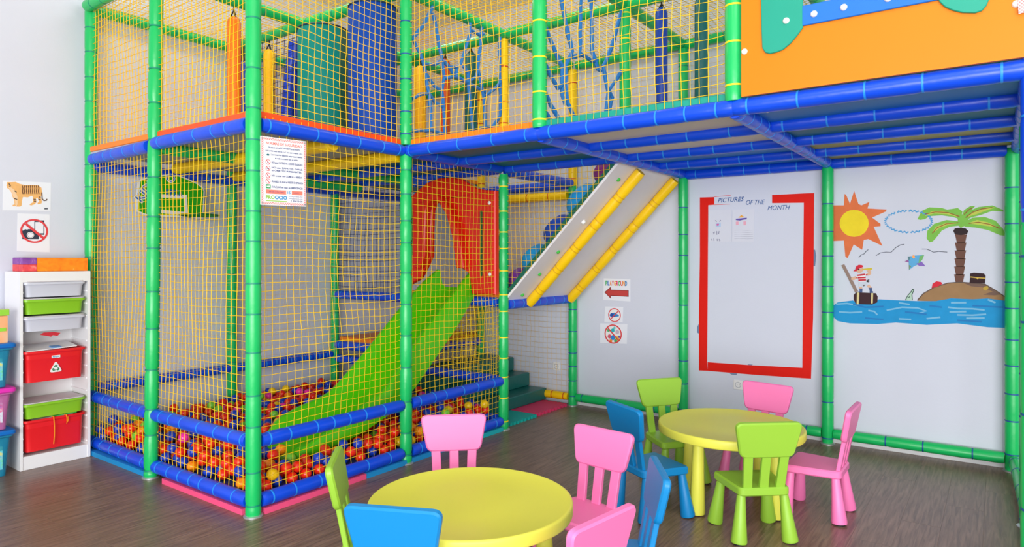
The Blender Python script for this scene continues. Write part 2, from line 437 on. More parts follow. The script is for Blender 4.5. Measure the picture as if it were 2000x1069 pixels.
# nets
def net(O, U, V, Lu, Lv, mat=NETY, cell=0.05, amp=0.014, r=0.0025, keep=None, sub=1):
    O, U, V = np.array(O, float), np.array(U, float), np.array(V, float)
    N = np.cross(U, V)
    nu, nv = max(1, int(round(Lu / cell))), max(1, int(round(Lv / cell)))
    ph = NR.uniform(0, 6.28, 12); fr = NR.uniform(1.5, 5.5, 12)
    jit = NR.uniform(-0.0035, 0.0035, (nu + 1, nv + 1, 2))
    u = np.linspace(0, Lu, nu + 1)[:, None] * np.ones((1, nv + 1)); v = np.linspace(0, Lv, nv + 1)[None, :] * np.ones((nu + 1, 1))
    win = (np.clip(np.sin(PI * u / Lu), 0, 1) * np.clip(np.sin(PI * v / Lv), 0, 1)) ** 0.4
    dn = win * amp * (np.sin(fr[0] * u + fr[1] * v + ph[0]) + np.sin(fr[2] * u - fr[3] * v + ph[1]))
    du = win * (0.008 * np.sin(fr[4] * v + ph[2] + 2 * u)) + jit[..., 0] * win
    dv = win * (0.010 * np.sin(fr[5] * u + ph[3] + 2 * v) - 0.006) + jit[..., 1] * win
    Pt = O + (u + du)[..., None] * U + (v + dv)[..., None] * V + dn[..., None] * N
    ok = np.ones((nu + 1, nv + 1), bool) if keep is None else keep(u, v)
    V3, F4 = [], []; cnt = 0
    for axis in (0, 1):
        P_ = Pt if axis == 0 else Pt.transpose(1, 0, 2); K = ok if axis == 0 else ok.T
        A, B = (U, N) if axis == 0 else (V, N)
        n1, n2 = P_.shape[:2]
        offs = np.array([A * math.cos(t) * r + B * math.sin(t) * r for t in (0.5, 0.5 + 2 * PI / 3, 0.5 + 4 * PI / 3)])
        vs = (P_[:, :, None, :] + offs[None, None]).reshape(-1, 3)
        idx = (np.arange(n1)[:, None] * n2 + np.arange(n2 - 1)[None, :]); kk = (K[:, :-1] & K[:, 1:]); idx = idx[kk]
        q = []
        for j in range(3):
            j2 = (j + 1) % 3
            q.append(np.stack([idx * 3 + j, idx * 3 + j2, (idx + 1) * 3 + j2, (idx + 1) * 3 + j], 1))
        V3.append(vs); F4.append(np.concatenate(q) + cnt); cnt += len(vs)
    vs = np.concatenate(V3) - np.array(wloc(frame)); fs = np.concatenate(F4)
    me = bpy.data.meshes.new('safety_net')
    me.vertices.add(len(vs)); me.vertices.foreach_set('co', vs.astype(np.float32).ravel())
    me.loops.add(fs.size); me.loops.foreach_set('vertex_index', fs.astype(np.int32).ravel())
    me.polygons.add(len(fs)); me.polygons.foreach_set('loop_start', np.arange(0, fs.size, 4, dtype=np.int32))
    me.polygons.foreach_set('use_smooth', np.ones(len(fs), bool))
    me.update(calc_edges=True); me.validate()
    me.materials.append(mat)
    o = bpy.data.objects.new('safety_net', me); COL.objects.link(o); o.parent = frame
    return o
X_, Y_, Z_ = (1, 0, 0), (0, 1, 0), (0, 0, 1)
g = 0.035
def netX(x0, x1, y, z0, z1, **k): return net((x0 + g, y, z0), X_, Z_, x1 - x0 - 2 * g, z1 - z0, **k)
def netY(y0, y1, x, z0, z1, **k): return net((x, y0 + g, z0), Y_, Z_, y1 - y0 - 2 * g, z1 - z0, **k)
lo, hi = 0.10, ZD - 0.03
netY(YA, YB, XA + 0.02, lo, hi, r=0.0022); netY(YB, YC, XA + 0.03, lo, hi, r=0.0022); netX(XA, XD, YA + 0.02, lo, hi, r=0.0023); netX(XD, XE, YA + 0.02, lo, hi, r=0.0023)
netX(XA + 0.05, XD, YC - 0.04, 0.5, hi - 0.1, amp=0.02, r=0.0011); netX(XD, XE, YC - 0.04, 0.5, hi - 0.1, amp=0.02, r=0.0011)
netY(YB, YC, XE, 1.14, hi, mat=NETB, cell=0.055, r=0.0022)
netY(YA, YB, XE, 0.44, 1.06, amp=0.02); netX(XE, XF, YB - 0.05, 0.6, 1.06, amp=0.025); netY(3.9, YB + 0.1, XE + 0.25, 0.5, 1.06, amp=0.03)
netY(YA, YB, XF + 0.02, 0.13, ZM - 0.05, cell=0.055, r=0.0011); netY(YA, YB, XF + 0.02, ZM + 0.05, hi - 0.1, cell=0.055, r=0.0011); netY(YB, YC, XF + 0.02, 0.6, hi, cell=0.055, r=0.0011)
netY(Y1, YA, XE, ZM + 0.02, ZD - 0.03, keep=lambda u, v: v > (YA - (Y1 + g + u)) * 1.035 - 0.03)
lo2, hi2 = ZD + 0.04, ZT - 0.03
netY(YA, YB, XA + 0.02, lo2, hi2); netY(YB, YC, XA + 0.04, lo2, hi2); netX(XA, XD, YA + 0.01, lo2, hi2)
netY(Y1, YA, XD, lo2, hi2); netY(Y2, Y1, XD, lo2, hi2)
netX(XA + 0.05, XD, YC - 0.02, lo2, hi2, r=0.0016); netX(XD, XE, YC - 0.02, lo2, hi2, r=0.0016); netX(XE, XF, YC - 0.02, lo2, hi2, cell=0.055, r=0.0011)
netY(YB, YC, XD, lo2, hi2, mat=NETB, cell=0.055, r=0.0028)
for a, b in ((YB, YC), (YA, YB), (Y1, YA), (Y2, Y1)): netY(a, b, XF + 0.02, lo2, hi2, cell=0.055, r=0.0011)
for x0, x1 in ((XA, XD), (XD, XE), (XE, XF)):
    for a, b in ((YB, YC), (YA, YB), (Y1, YA), (Y2, Y1)):
        if x0 == XA and b <= YA: continue
        net((x0 + g, a + g, ZT + 0.01), X_, Y_, x1 - x0 - 2 * g, b - a - 2 * g, amp=0.02, r=0.0022)
        
# ------------------------------------------------------------------ slide and its red entrance panel
def interp(x, tab):
    tab = sorted(tab)
    if x <= tab[0][0]: return tab[0][1]
    for (a, b), (c, d) in zip(tab, tab[1:]):
        if x <= c: return b + (d - b) * (x - a) / (c - a)
    return tab[-1][1]
zL = [(4.698, 1.40), (4.62, 1.38), (4.4, 1.25), (4.1, 1.016), (3.79, 0.752), (3.47, 0.50), (3.36, 0.43), (3.2, 0.395), (3.075, 0.371), (2.93, 0.328), (2.85, 0.28), (2.80, 0.22), (2.76, 0.17)]
zR = [(4.62, 1.38), (4.535, 1.34), (4.22, 1.093), (3.985, 0.903), (3.81, 0.74), (3.686, 0.61), (3.56, 0.49), (3.29, 0.377), (3.056, 0.285), (2.94, 0.25), (2.76, 0.17)]
zU = [(4.62, 1.17), (4.344, 0.874), (4.09, 0.656), (3.83, 0.431), (3.575, 0.288), (3.29, 0.20), (3.0, 0.16), (2.76, 0.13)]
zB = [(4.62, 1.22), (4.4, 1.02), (4.22, 0.86), (3.985, 0.66), (3.8, 0.51), (3.6, 0.37), (3.4, 0.29), (3.2, 0.245), (3.0, 0.215), (2.85, 0.19), (2.76, 0.16)]
xs = [4.62 - 0.062 * i for i in range(31)]
secs = []
for x in xs:
    a, b, c, d = (interp(x, t) for t in (zL, zR, zB, zU))
    k = 1 if x > 2.95 else max(0.3, (x - 2.70) / 0.25)
    ym = 3.99
    sec = [(3.755, d), (3.755, b - 0.008), (3.762, b), (3.79, b), (3.80, b - 0.012), (3.835, c + 0.02), (3.87, c), (4.11, c), (4.15, c + 0.02), (4.185, a - 0.012), (4.195, a), (4.225, a), (4.232, a - 0.008), (4.232, d)]
    secs.append([(x, ym + (y - ym) * (0.85 + 0.15 * k), z) for y, z in sec])
mb = MB(); n = len(secs[0])
fs = []
for i in range(len(secs) - 1):
    fs += [(i * n + j, i * n + (j + 1) % n, (i + 1) * n + (j + 1) % n, (i + 1) * n + j) for j in range(n)]
fs += [tuple(range(n)), tuple((len(secs) - 1) * n + j for j in range(n))]
mb.add([v for s in secs for v in s], fs)
sl = thing('slide', 'bright lime green plastic slide running down into the ball pit', 'slide', (2.9, 3.99, 0.13))
build('chute', mb, SLIDE, sl, angle=50)

rp = thing('slide_entrance', 'red moulded arch panel standing at the top of the green slide', 'slide entrance', (XE - 0.08, 4.04, ZM + 0.05))
RPo = lambda a, b, d: (d, a, b)
outl = [(3.467,1.170),(3.470,2.062),(3.562,2.072),(3.664,2.091),(3.733,2.127),(3.827,2.179),(3.966,2.211),(4.120,2.213),(4.267,2.181),(4.378,2.121),(4.464,2.068),(4.518,1.993),(4.539,1.214)]
inner = [(4.358,1.290),(4.286,1.391),(4.215,1.506),(4.215,1.742),(4.203,1.921),(4.177,1.981),(4.133,2.012),(4.089,2.005),(4.045,1.980),(3.960,1.874),(3.893,1.684),(3.863,1.523),(3.845,1.395),(3.757,1.346),(3.727,1.171)]
poly = outl + inner
build('arch_panel', slab(poly, XE - 0.11, XE - 0.05, 0.008, RPo), REDP, rp)
ri = inner[1:13]
ro = inset(ri, -0.075) if False else [(p[0] + (p[0] - 4.10) * 0.36, p[1] + max(0, p[1] - 1.55) * 0.13) for p in ri]
build('hood_rim', slab(ri + ro[::-1], XE - 0.19, XE - 0.112, 0.01, RPo), REDP, rp)
for a, b in ([(3.618,1.897),(3.618,1.326)], [(4.458,1.966),(4.458,1.506)]):
    build('slot', slab(rounded([(a[0] - 0.014, b[1]), (a[0] + 0.014, b[1]), (a[0] + 0.014, a[1]), (a[0] - 0.014, a[1])], 0.012), XE - 0.109, XE - 0.113, 0, RPo), M('dark green slot', (20, 90, 40)), rp, label='dark green narrow slot')
for a in [(3.528,1.959),(3.522,1.345)]:
    build('bolt_cap', MB().lathe([(0.016, 0), (0.016, 0.006), (0.010, 0.012), (0.002, 0.013)], 14, (XE - 0.11, a[0], a[1]), (-1, 0, 0)), WHITEP, rp, label='white bolt cap')

# ------------------------------------------------------------------ climbing ramp
ramp = thing('climbing_ramp', 'sloping white climbing ramp with two yellow padded rails underneath', 'ramp', (XM2, YA, ZM))
y0r, z0r, y1r, z1r = 3.47, 1.09, 2.34, 2.235
dr = Vector((0, y1r - y0r, z1r - z0r)); Lr = dr.length; dr.normalize(); nr = Vector((0, dr.z, -dr.y)) * -1
if nr.z < 0: nr = -nr
def rp_(s, x, h): return Vector((x, y0r, z0r)) + dr * s + nr * h
def rbox(s0, s1, x0, x1, h0, h1):
    vs = [rp_(s, x, h) for s in (s0, s1) for x in (x0, x1) for h in (h0, h1)]
    return MB().add(vs, [(0, 1, 3, 2), (4, 6, 7, 5), (0, 4, 5, 1), (2, 3, 7, 6), (0, 2, 6, 4), (1, 5, 7, 3)])
build('ramp_board', rbox(0, Lr, XE + 0.012, XF - 0.02, 0, 0.02), M('white ramp board', (232, 228, 232), 0.5), ramp)
build('ramp_mat', rbox(0, Lr, XE + 0.002, XF - 0.01, 0.021, 0.05), M('dark green ramp mat', (0, 95, 75), 0.5), ramp, label='dark green climbing mat on top of the board')
for xx, s0 in ((4.97, 0.02), (5.68, 0.02)):
    a, b = rp_(s0, xx, -0.046), rp_(Lr - 0.03, xx, -0.046)
    pipe('ramp_rail', a, b, YELV, M('dull yellow tie', (225, 175, 10)), 0.045, ties=[0.16, 0.2, 0.42, 0.46, 0.68, 0.72, 0.95, 1.02, 1.26, 1.3], parent=ramp, bulge=0.06)
for s, x in ((0.1, 4.83), (0.36, 4.83), (0.63, 4.83), (1.44, 4.83)):
    p = rp_(s, x, 0.0); build('bolt_cap', MB().lathe([(0.017, 0), (0.017, 0.008), (0.01, 0.016), (0.002, 0.017)], 12, p, -nr), M('green bolt cap', (70, 190, 70)), ramp, label='green bolt cap')
p = rp_(0.98, 4.83, 0.0); build('bolt_cap', MB().lathe([(0.02, 0), (0.02, 0.012), (0.012, 0.022), (0.002, 0.023)], 12, p, -nr), WHITEP, ramp, label='white bolt cap')
for s, c, nm, r_ in ((0.14, (120, 50, 150), 'purple', 0.13), (0.42, (25, 150, 215), 'light blue', 0.15), (0.76, (20, 70, 180), 'dark blue', 0.16), (1.10, (30, 150, 220), 'sky blue', 0.17), (1.42, (130, 40, 120), 'plum', 0.13)):
    prof = [(r_, 0), (r_, 0.07), (r_ * 0.96, 0.11), (r_ * 0.8, 0.145), (r_ * 0.5, 0.155), (0.004, 0.155)]
    build('climbing_pad', MB().lathe(prof, 24, rp_(s, XE + 0.23, 0.05), nr), M(nm + ' pad', c, 0.4, 0.06, 0.15, 10), ramp, label=nm + ' padded step on the ramp')

# ------------------------------------------------------------------ steps and foam tiles by the entrance
st = thing('soft_steps', 'dark teal padded steps climbing up behind the post to the low platform', 'steps', (XM2, 4.1, 0))
for i, (ya, h) in enumerate(((3.775, 0.143), (3.987, 0.282), (4.19, 0.425))):
    build('step', slab([(XE + 0.05, ya), (XF - 0.005 - 0.0, ya), (XF - 0.005, 4.585), (XE + 0.05, 4.585)], 0.026 if i == 0 else (0.143, 0.282)[i - 1] + 0.001, h, 0.008), DTEAL, st)
def foam_tile(x0, x1, y0, y1, rgb, nm, label, teeth='', h=0.024):
    pts = []
    def edge(ax, ay, bx, by, jag):
        L = math.hypot(bx - ax, by - ay); k = int(L / 0.055); nx, ny = (by - ay) / L, -(bx - ax) / L
        pts.append((ax, ay))
        if jag:
            for i in range(k):
                t0, t1 = (i + 0.22) / k, (i + 0.72) / k; d = 0.018
                for t, o_ in ((t0, 0), (t0 - 0.06 / k, d), (t1 + 0.06 / k, d), (t1, 0)):
                    pts.append((ax + (bx - ax) * t + nx * d * (o_ > 0), ay + (by - ay) * t + ny * d * (o_ > 0)))
    edge(x0, y0, x1, y0, 'f' in teeth); edge(x1, y0, x1, y1, 'r' in teeth); edge(x1, y1, x0, y1, False); edge(x0, y1, x0, y0, 'l' in teeth)
    o = build('foam_tile', slab(pts, 0.0, h, 0.0), M(nm + ' foam', rgb, 0.75, 0.05, 0.05, 120), at=(x0, y0, 0))
    tag(o, label, 'foam tile', 'interlocking foam tiles'); return o
foam_tile(4.685, 5.18, 3.49, 4.5, (0, 178, 168), 'turquoise', 'turquoise foam floor tile in front of the dark teal steps', 'fl')
foam_tile(5.205, 5.74, 3.50, 4.5, (228, 58, 108), 'raspberry', 'raspberry pink foam floor tile in front of the steps beside the wall', 'fr')
PINKF = (236, 78, 128); BLUF = (10, 140, 205); TEF = (20, 180, 190)
for x0, x1, c, nm, lb in ((2.165, 3.05, PINKF, 'pink', 'pink foam strip under the front rail of the ball pit at its near corner'), (3.055, 3.95, BLUF, 'blue', 'blue foam strip under the front rail of the ball pit behind the near table'), (3.955, 4.585, TEF, 'teal', 'teal foam strip under the front rail of the ball pit next to the entrance')):
    foam_tile(max(x0, 2.285), x1, 3.425, 3.475, c, nm, lb, h=0.034)
foam_tile(2.195, 2.245, 3.52, 4.44, PINKF, 'pink', 'pink foam strip under the left side rail of the ball pit', h=0.034)
foam_tile(2.195, 2.245, 4.69, 5.60, BLUF, 'blue', 'blue foam strip under the left side rail beside the white drawer unit', h=0.034)

# ------------------------------------------------------------------ ball pit
pit = build('pit_base', slab([(XA + 0.05, YA + 0.055), (XE - 0.05, YA + 0.055), (XE - 0.05, YC - 0.05), (XA + 0.06, YC - 0.05)], 0.03, 0.085, 0.004), M('pit foam base', (15, 60, 140), 0.6), frame)
BR = 0.0365
bx0, bx1, by0, by1 = XA + 0.025 + BR, XE - 0.045 - BR, YA + 0.025 + BR, YC - 0.05 - BR
def hmax(x, y):
    front = (y < 3.75) & (x > 2.5) & (x < 3.35)
    h = np.where(front, 0.235 + 0.08 * np.clip((x - 2.95) / 0.4, 0, 1), 0.325 + 0.03 * np.sin(3 * x + 1) * np.sin(2.6 * y))
    h = h + np.where((x > 3.3) & (y < 3.75), 0.02, 0)
    # under and on the slide
    on = (y > 3.70) & (y < 4.29) & (x > 2.70)
    zu = np.interp(x, [2.7, 3.0, 3.29, 3.575, 3.83, 4.09, 4.4, 4.7], [0.10, 0.13, 0.17, 0.25, 0.40, 0.62, 0.9, 1.1]) - 0.03
    return np.where(on, np.minimum(h, zu), h)
NMAX = 4200
B = np.zeros((NMAX, 3)); nb = 0; fails = 0
z_floor = 0.085 + BR
cellsz = 2 * BR; gx = int((bx1 - bx0) / cellsz) + 3; gy = int((by1 - by0) / cellsz) + 3
grid = {}
while nb < NMAX and fails < 140:
    best = None
    for _ in range(9):
        x = R.uniform(bx0, bx1); y = R.uniform(by0, by1)
        i, j = int((x - bx0) / cellsz), int((y - by0) / cellsz); z = z_floor
        for a in (i - 1, i, i + 1):
            for b in (j - 1, j, j + 1):
                for (px, py, pz) in grid.get((a, b), ()):
                    d2 = (px - x) ** 2 + (py - y) ** 2
                    if d2 < 4 * BR * BR:
                        zz = pz + math.sqrt(4 * BR * BR - d2)
                        if zz > z: z = zz
        if best is None or z < best[2]: best = (x, y, z)
    x, y, z = best
    if z + BR > float(hmax(np.float64(x), np.float64(y))) + 0.0: fails += 1; continue
    fails = max(0, fails - 1)
    B[nb] = best; nb += 1
    grid.setdefault((int((x - bx0) / cellsz), int((y - by0) / cellsz)), []).append(best)
B = B[:nb]
# keep those that can be seen: near the netting or with open space above
top = np.ones(nb, bool); depth = np.zeros(nb)
for i in range(nb):
    d2 = (B[:, 0] - B[i, 0]) ** 2 + (B[:, 1] - B[i, 1]) ** 2
    depth[i] = B[d2 < 0.1 ** 2, 2].max() - B[i, 2]
side = np.minimum(B[:, 0] - bx0, B[:, 1] - by0)
vis = (depth < 0.11) | (side < 0.11)
B = B[vis]; depth = depth[vis]; side = side[vis]
order = np.argsort(np.hypot(B[:, 0], B[:, 1]) + 3.0 * ((depth > 0.05) & (side > 0.05)))
BC = [('red', (238, 42, 16), 50), ('blue', (18, 62, 190), 33), ('orange', (255, 140, 10), 6), ('yellow', (255, 205, 20), 4), ('green', (120, 205, 60), 4), ('pink', (250, 50, 170), 4)]
BM = [M(n_ + ' ball plastic', c, 0.28, 0.03) for n_, c, w in BC]
def sphere_v(nu, nv):
    vs = [(0, 0, 1)] + [(math.sin(PI * i / nv) * math.cos(2 * PI * j / nu), math.sin(PI * i / nv) * math.sin(2 * PI * j / nu), math.cos(PI * i / nv)) for i in range(1, nv) for j in range(nu)] + [(0, 0, -1)]
    fs = [(0, 1 + j, 1 + (j + 1) % nu) for j in range(nu)]
    for i in range(nv - 2):
        a = 1 + i * nu; fs += [(a + j, a + nu + j, a + nu + (j + 1) % nu, a + (j + 1) % nu) for j in range(nu)]
    a = 1 + (nv - 2) * nu; l = len(vs) - 1
    fs += [(a + j, l, a + (j + 1) % nu) for j in range(nu)]
    return np.array(vs), fs
sv, sf = sphere_v(18, 11)
bme = []
for k in range(6):
    me = bpy.data.meshes.new('ball'); me.from_pydata([tuple(v * (BR - 0.0005)) for v in sv], [], sf); me.materials.append(BM[k]); finish(me, 180); bme.append(me)
cw = np.cumsum([w for _, _, w in BC]) / sum(w for _, _, w in BC)
cols = [int(np.searchsorted(cw, R.random())) for _ in range(len(B))]
for q in order[:300]:
    k = cols[q]; n_ = BC[k][0]
    o = bpy.data.objects.new('plastic_ball', bme[k]); COL.objects.link(o); o.location = tuple(B[q])
    o.rotation_euler = (R.uniform(0, 6), R.uniform(0, 6), 0)
    x, y, z = B[q]; dl, df = x - bx0, y - by0
    if dl < df: zone = 'left netting ' + ('beside the drawer unit' if y > YB else ('near the second post' if y > 4.1 else 'close to the corner post'))
    elif x < 2.62: zone = 'front netting right of the corner post'
    elif x < 3.05: zone = 'front netting below the slide foot'
    elif x < XD: zone = 'front netting left of the middle post'
    elif x < 4.05: zone = 'front netting right of the middle post'
    else: zone = 'front netting next to the entrance post'
    row = 'at the bottom of' if z < 0.16 else ('halfway up' if z < 0.23 else 'on top of the balls by')
    if min(dl, df) > 0.11: row = 'lying back from'
    tag(o, '%s ball %s the %s' % (n_, row, zone), 'ball', '%s balls %s the %s' % (n_, row, zone))
sv2, sf2 = sphere_v(12, 8)
mb = MB()
for q in order[300:]:
    mb.cur = cols[q]; mb.add([tuple(B[q] + v * (BR - 0.0005)) for v in sv2], sf2)
rest = build('plastic_balls', mb, BM, None, angle=0)
rest.data.polygons.foreach_set('use_smooth', [True] * len(rest.data.polygons))
tag(rest, 'mixed red, blue, orange and yellow play balls filling the back of the ball pit', 'balls', kind='stuff')

# ------------------------------------------------------------------ safety sign hung on the net
sg = thing('safety_sign', 'white safety rules sign with pink border hung on the netting beside the corner post', 'sign', (2.395, 3.40, 1.79))
SGW, SGH = 0.295, 0.395
def sgf(u, v, d=0.0):
    # u right, v up from the lower left corner; gently bowed board, tilted a little
    uu = u - SGW / 2; t = math.radians(-1.2)
    return (2.249 + SGW / 2 + uu * math.cos(t) + 0.0 * v, 3.408 + 0.012 * math.cos(PI * u / SGW) - d, 1.793 + v + uu * 0.02)
def sggrid(u0, u1, v0, v1, d0, d1, n=8):
    mb = MB(); vs = []
    for d in (d0, d1):
        for i in range(n + 1):
            for v in (v0, v1): vs.append(sgf(u0 + (u1 - u0) * i / n, v, d))
    K = 2 * (n + 1); fs = []
    for i in range(n):
        a = 2 * i
        fs += [(a, a + 1, a + 3, a + 2), (K + a, K + a + 2, K + a + 3, K + a + 1), (a, a + 2, K + a + 2, K + a), (a + 1, K + a + 1, K + a + 3, a + 3)]
    fs += [(0, K, K + 1, 1), (2 * n, 2 * n + 1, K + 2 * n + 1, K + 2 * n)]
    return mb.add(vs, fs)
build('sign_board', sggrid(0, SGW, 0, SGH, -0.002, 0.002), M('white sign board', (245, 245, 250), 0.4), sg)
def checker():
    m = bpy.data.materials.new('pink check border'); m.use_nodes = True; nt = m.node_tree; p = nt.nodes['Principled BSDF']
    tc = nt.nodes.new('ShaderNodeTexCoord'); ck = nt.nodes.new('ShaderNodeTexChecker'); ck.inputs['Scale'].default_value = 150
    ck.inputs['Color1'].default_value = (*lin((240, 130, 130)), 1); ck.inputs['Color2'].default_value = (*lin((255, 225, 225)), 1)
    nt.links.new(tc.outputs['Object'], ck.inputs[0]); nt.links.new(ck.outputs[0], p.inputs['Base Color']); return m
CHK = checker()
bw = 0.014; mb = MB()
for a in ((0.004, SGW - 0.004, 0.004, 0.004 + bw), (0.004, SGW - 0.004, SGH - 0.004 - bw, SGH - 0.004), (0.004, 0.004 + bw, 0.018, SGH - 0.018), (SGW - 0.004 - bw, SGW - 0.004, 0.018, SGH - 0.018)):
    t = sggrid(*a, 0.0022, 0.0027); mb.add(t.v, t.f)
build('sign_border', mb, CHK, sg, label='pink checked border')
INK = M('navy print', (62, 82, 135), 0.6); REDI = M('coral print', (240, 110, 90), 0.6); GRNI = M('green print', (60, 160, 90), 0.6); CYI = M('cyan print', (20, 140, 200), 0.6); LIMEI = M('lime print', (150, 200, 70), 0.6)
def sgt(txt, u, v, size, mat, width=None, bold=0.0, d=0.0031):
    return text_mesh(txt, size, lambda a, b: sgf(u + a, v + b, d), mat, sg, width=width, bold=bold)
sgt('NORMAS DE SEGURIDAD', 0.034, 0.352, 0.022, REDI, 0.228, 0.0004)
sgt('Esta zona de juego es EXCLUSIVAMENTE de uso INFANTIL', 0.05, 0.332, 0.014, INK, 0.2, 0.0003)
sgt('y solo podran usarla ninos de 3 a 11 anos que no superen 1,50 m', 0.03, 0.311, 0.014, INK, 0.236, 0.0003)
sgt('Los Usuarios deberan estar supervisados', 0.066, 0.290, 0.015, INK, 0.2, 0.0003)
sgt('en todo momento por un adulto.', 0.09, 0.270, 0.015, INK, 0.15, 0.0003)
sgt('NO hacer VOLTERETAS o JUEGOS PELIGROSOS', 0.07, 0.243, 0.017, INK, 0.197, 0.0004)
sgt('NO usar ZAPATOS, GAFAS,', 0.07, 0.215, 0.014, INK, 0.197, 0.0004)
sgt('ni OBJETOS PUNZANTES', 0.07, 0.198, 0.014, INK, 0.19, 0.0004)
sgt('NO acceder con COMIDA o BEBIDA.', 0.07, 0.168, 0.015, INK, 0.195, 0.0004)
sgt('PROHIBIDO ESCALAR las PAREDES DE RETENCION', 0.07, 0.133, 0.016, INK, 0.2, 0.0004)
sgt('EVACUAR en caso de EMERGENCIA', 0.07, 0.101, 0.017, INK, 0.2, 0.0004)
for k, vv in enumerate((0.249, 0.212, 0.172, 0.138)):
    mb = MB(); ci = circ(0.047, vv, 0.0155, 24); co = circ(0.047, vv, 0.0128, 24)
    slab_into(mb, ci + [ci[0]] + [co[0]] + co[::-1], 0.0022, 0.003, 0, sgf)
    slab_into(mb, [(0.037, vv + 0.008), (0.039, vv + 0.010), (0.057, vv - 0.008), (0.055, vv - 0.010)], 0.0022, 0.0036, 0, sgf)
    build('ban_symbol', mb, M('red print', (220, 60, 60), 0.6), sg, label='red ban circle')
    build('pictogram', slab([[(0.042, vv - 0.006), (0.047, vv + 0.008), (0.052, vv - 0.006)], [(0.038, vv - 0.003), (0.05, vv + 0.004), (0.056, vv - 0.004)], [(0.041, vv - 0.004), (0.053, vv - 0.004), (0.046, vv + 0.003)], [(0.045, vv - 0.008), (0.05, vv + 0.006), (0.049, vv - 0.008)]][k], 0.0022, 0.0029, 0, sgf), INK, sg)
build('eye_symbol', slab(circ(0.047, 0.291, 0.009, 16, 0.006), 0.0022, 0.0029, 0, sgf), M('dark teal print', (40, 110, 120), 0.6), sg)
build('exit_symbol', slab([(0.034, 0.096), (0.064, 0.096), (0.064, 0.12), (0.034, 0.12)], 0.0022, 0.0027, 0, sgf), GRNI, sg)
build('exit_arrow', slab([(0.038, 0.105), (0.052, 0.105), (0.052, 0.1), (0.06, 0.108), (0.052, 0.116), (0.052, 0.111), (0.038, 0.111)], 0.0028, 0.0034, 0, sgf), WHITEP, sg)
build('capacity_bar', sggrid(0.034, 0.268, 0.066, 0.090, 0.0022, 0.0027), M('salmon print', (250, 130, 110), 0.6), sg)
build('capacity_box', sggrid(0.16, 0.196, 0.067, 0.089, 0.0028, 0.0031), WHITEP, sg)
sgt('AFORO MAXIMO', 0.052, 0.0735, 0.012, INK, 0.095, d=0.0033); sgt('15', 0.168, 0.0705, 0.021, CYI, 0.02, 0.0006, d=0.0034); sgt('NIÑOS', 0.207, 0.0735, 0.012, INK, 0.035, d=0.0033)
sgt('PRO', 0.033, 0.036, 0.028, LIMEI, 0.056, 0.0012); sgt('OCIO', 0.090, 0.036, 0.028, CYI, 0.076, 0.0012)
build('logo_line', sggrid(0.033, 0.165, 0.022, 0.027, 0.0022, 0.0028), LIMEI, sg)
sgt('www.proocio.com', 0.178, 0.053, 0.011, INK, 0.09); sgt('info@ proocio.com'.replace('@ ', '@'), 0.178, 0.040, 0.011, INK, 0.09); sgt('T. 954 130 030', 0.19, 0.024, 0.013, INK, 0.077, 0.0003)
for u, v in ((0.012, 0.012), (SGW - 0.012, 0.012), (0.012, SGH - 0.012), (SGW - 0.012, SGH - 0.012)):
    p = sgf(u, v, 0.0028); build('eyelet', MB().lathe([(0.006, 0), (0.006, 0.001), (0.003, 0.0015)], 12, p, (0, -1, 0)), STEEL, sg)

# ------------------------------------------------------------------ furniture : tables and chairs
LIME = M('lime chair plastic', (146, 194, 58), 0.42, 0.02); PINK = M('pink chair plastic', (244, 122, 182), 0.42, 0.02); CYAN = M('blue chair plastic', (0, 128, 194), 0.42, 0.02)
TABY = M('yellow green table plastic', (226, 224, 82), 0.42, 0.02); FOOT = M('black glide', (25, 25, 25), 0.6)
def make_chair(mat):
    t = thing('child_chair', 'x', 'chair')
    seat = rounded([(-0.165, 0.15), (-0.135, -0.15), (0.135, -0.15), (0.165, 0.15)], 0.03)
    s = build('seat', slab(seat, 0.245, 0.29, 0.008), mat, t, world=False, angle=35)
    for sx in (-1, 1):
        for sy in (-1, 1):
            a = Vector((sx * (0.115 if sy < 0 else 0.128), sy * 0.118, 0.246)); b = Vector((sx * (0.138 if sy < 0 else 0.155), sy * 0.142, 0.006))
            l = build('leg', MB().tube([a, a.lerp(b, 0.5), a.lerp(b, 0.96), b], [0.022, 0.031, 0.042, 0.040], 20), mat, t, world=False)
            build('glide', MB().lathe([(0.03, 0.0), (0.03, 0.007)], 16, (b.x, b.y, 0)), FOOT, l, world=False)
    th = math.radians(10.5)
    def bk(u, v, d): return (u, -0.128 - math.sin(th) * v + d * math.cos(th), 0.285 + v * math.cos(th) + d * math.sin(th))
    for ux in (-0.088, 0.0, 0.088):
        k = ux * 0.1
        build('slat', slab([(ux - 0.024, 0.0), (ux + 0.024, 0.0), (ux + k + 0.024, 0.19), (ux + k - 0.024, 0.19)], -0.011, 0.011, 0.003, bk), mat, t, world=False)
    pan = rounded([(-0.142, 0.172), (0.142, 0.172), (0.18, 0.362), (-0.18, 0.362)], [0.035, 0.035, 0.04, 0.04], 6)
    build('backrest', slab(pan, -0.016, 0.016, 0.007, bk), mat, t, world=False, angle=35)
    return t
protos = {}
def chair(mx, my, ang, mat, label):
    """mx, my: middle of the back's top edge; ang: direction the chair faces"""
    a = math.radians(ang); k = 0.196
    if mat.name not in protos: protos[mat.name] = o = make_chair(mat)
    else: o = copy_tree(protos[mat.name])
    o.location = (mx + math.cos(a) * k, my + math.sin(a) * k, 0); o.rotation_euler = (0, 0, a - PI / 2)
    o['label'] = label; o['group'] = 'children\'s chairs around the two tables'
    return o
S = 1.031
chair(2.643 * S, 2.298 * S, 223.7, PINK, "pink child's chair behind the nearer yellow table, backed by the ball pit")
chair(1.794 * S, 2.216 * S, -46.6, LIME, "lime green child's chair seen edge on at the left of the nearer table")
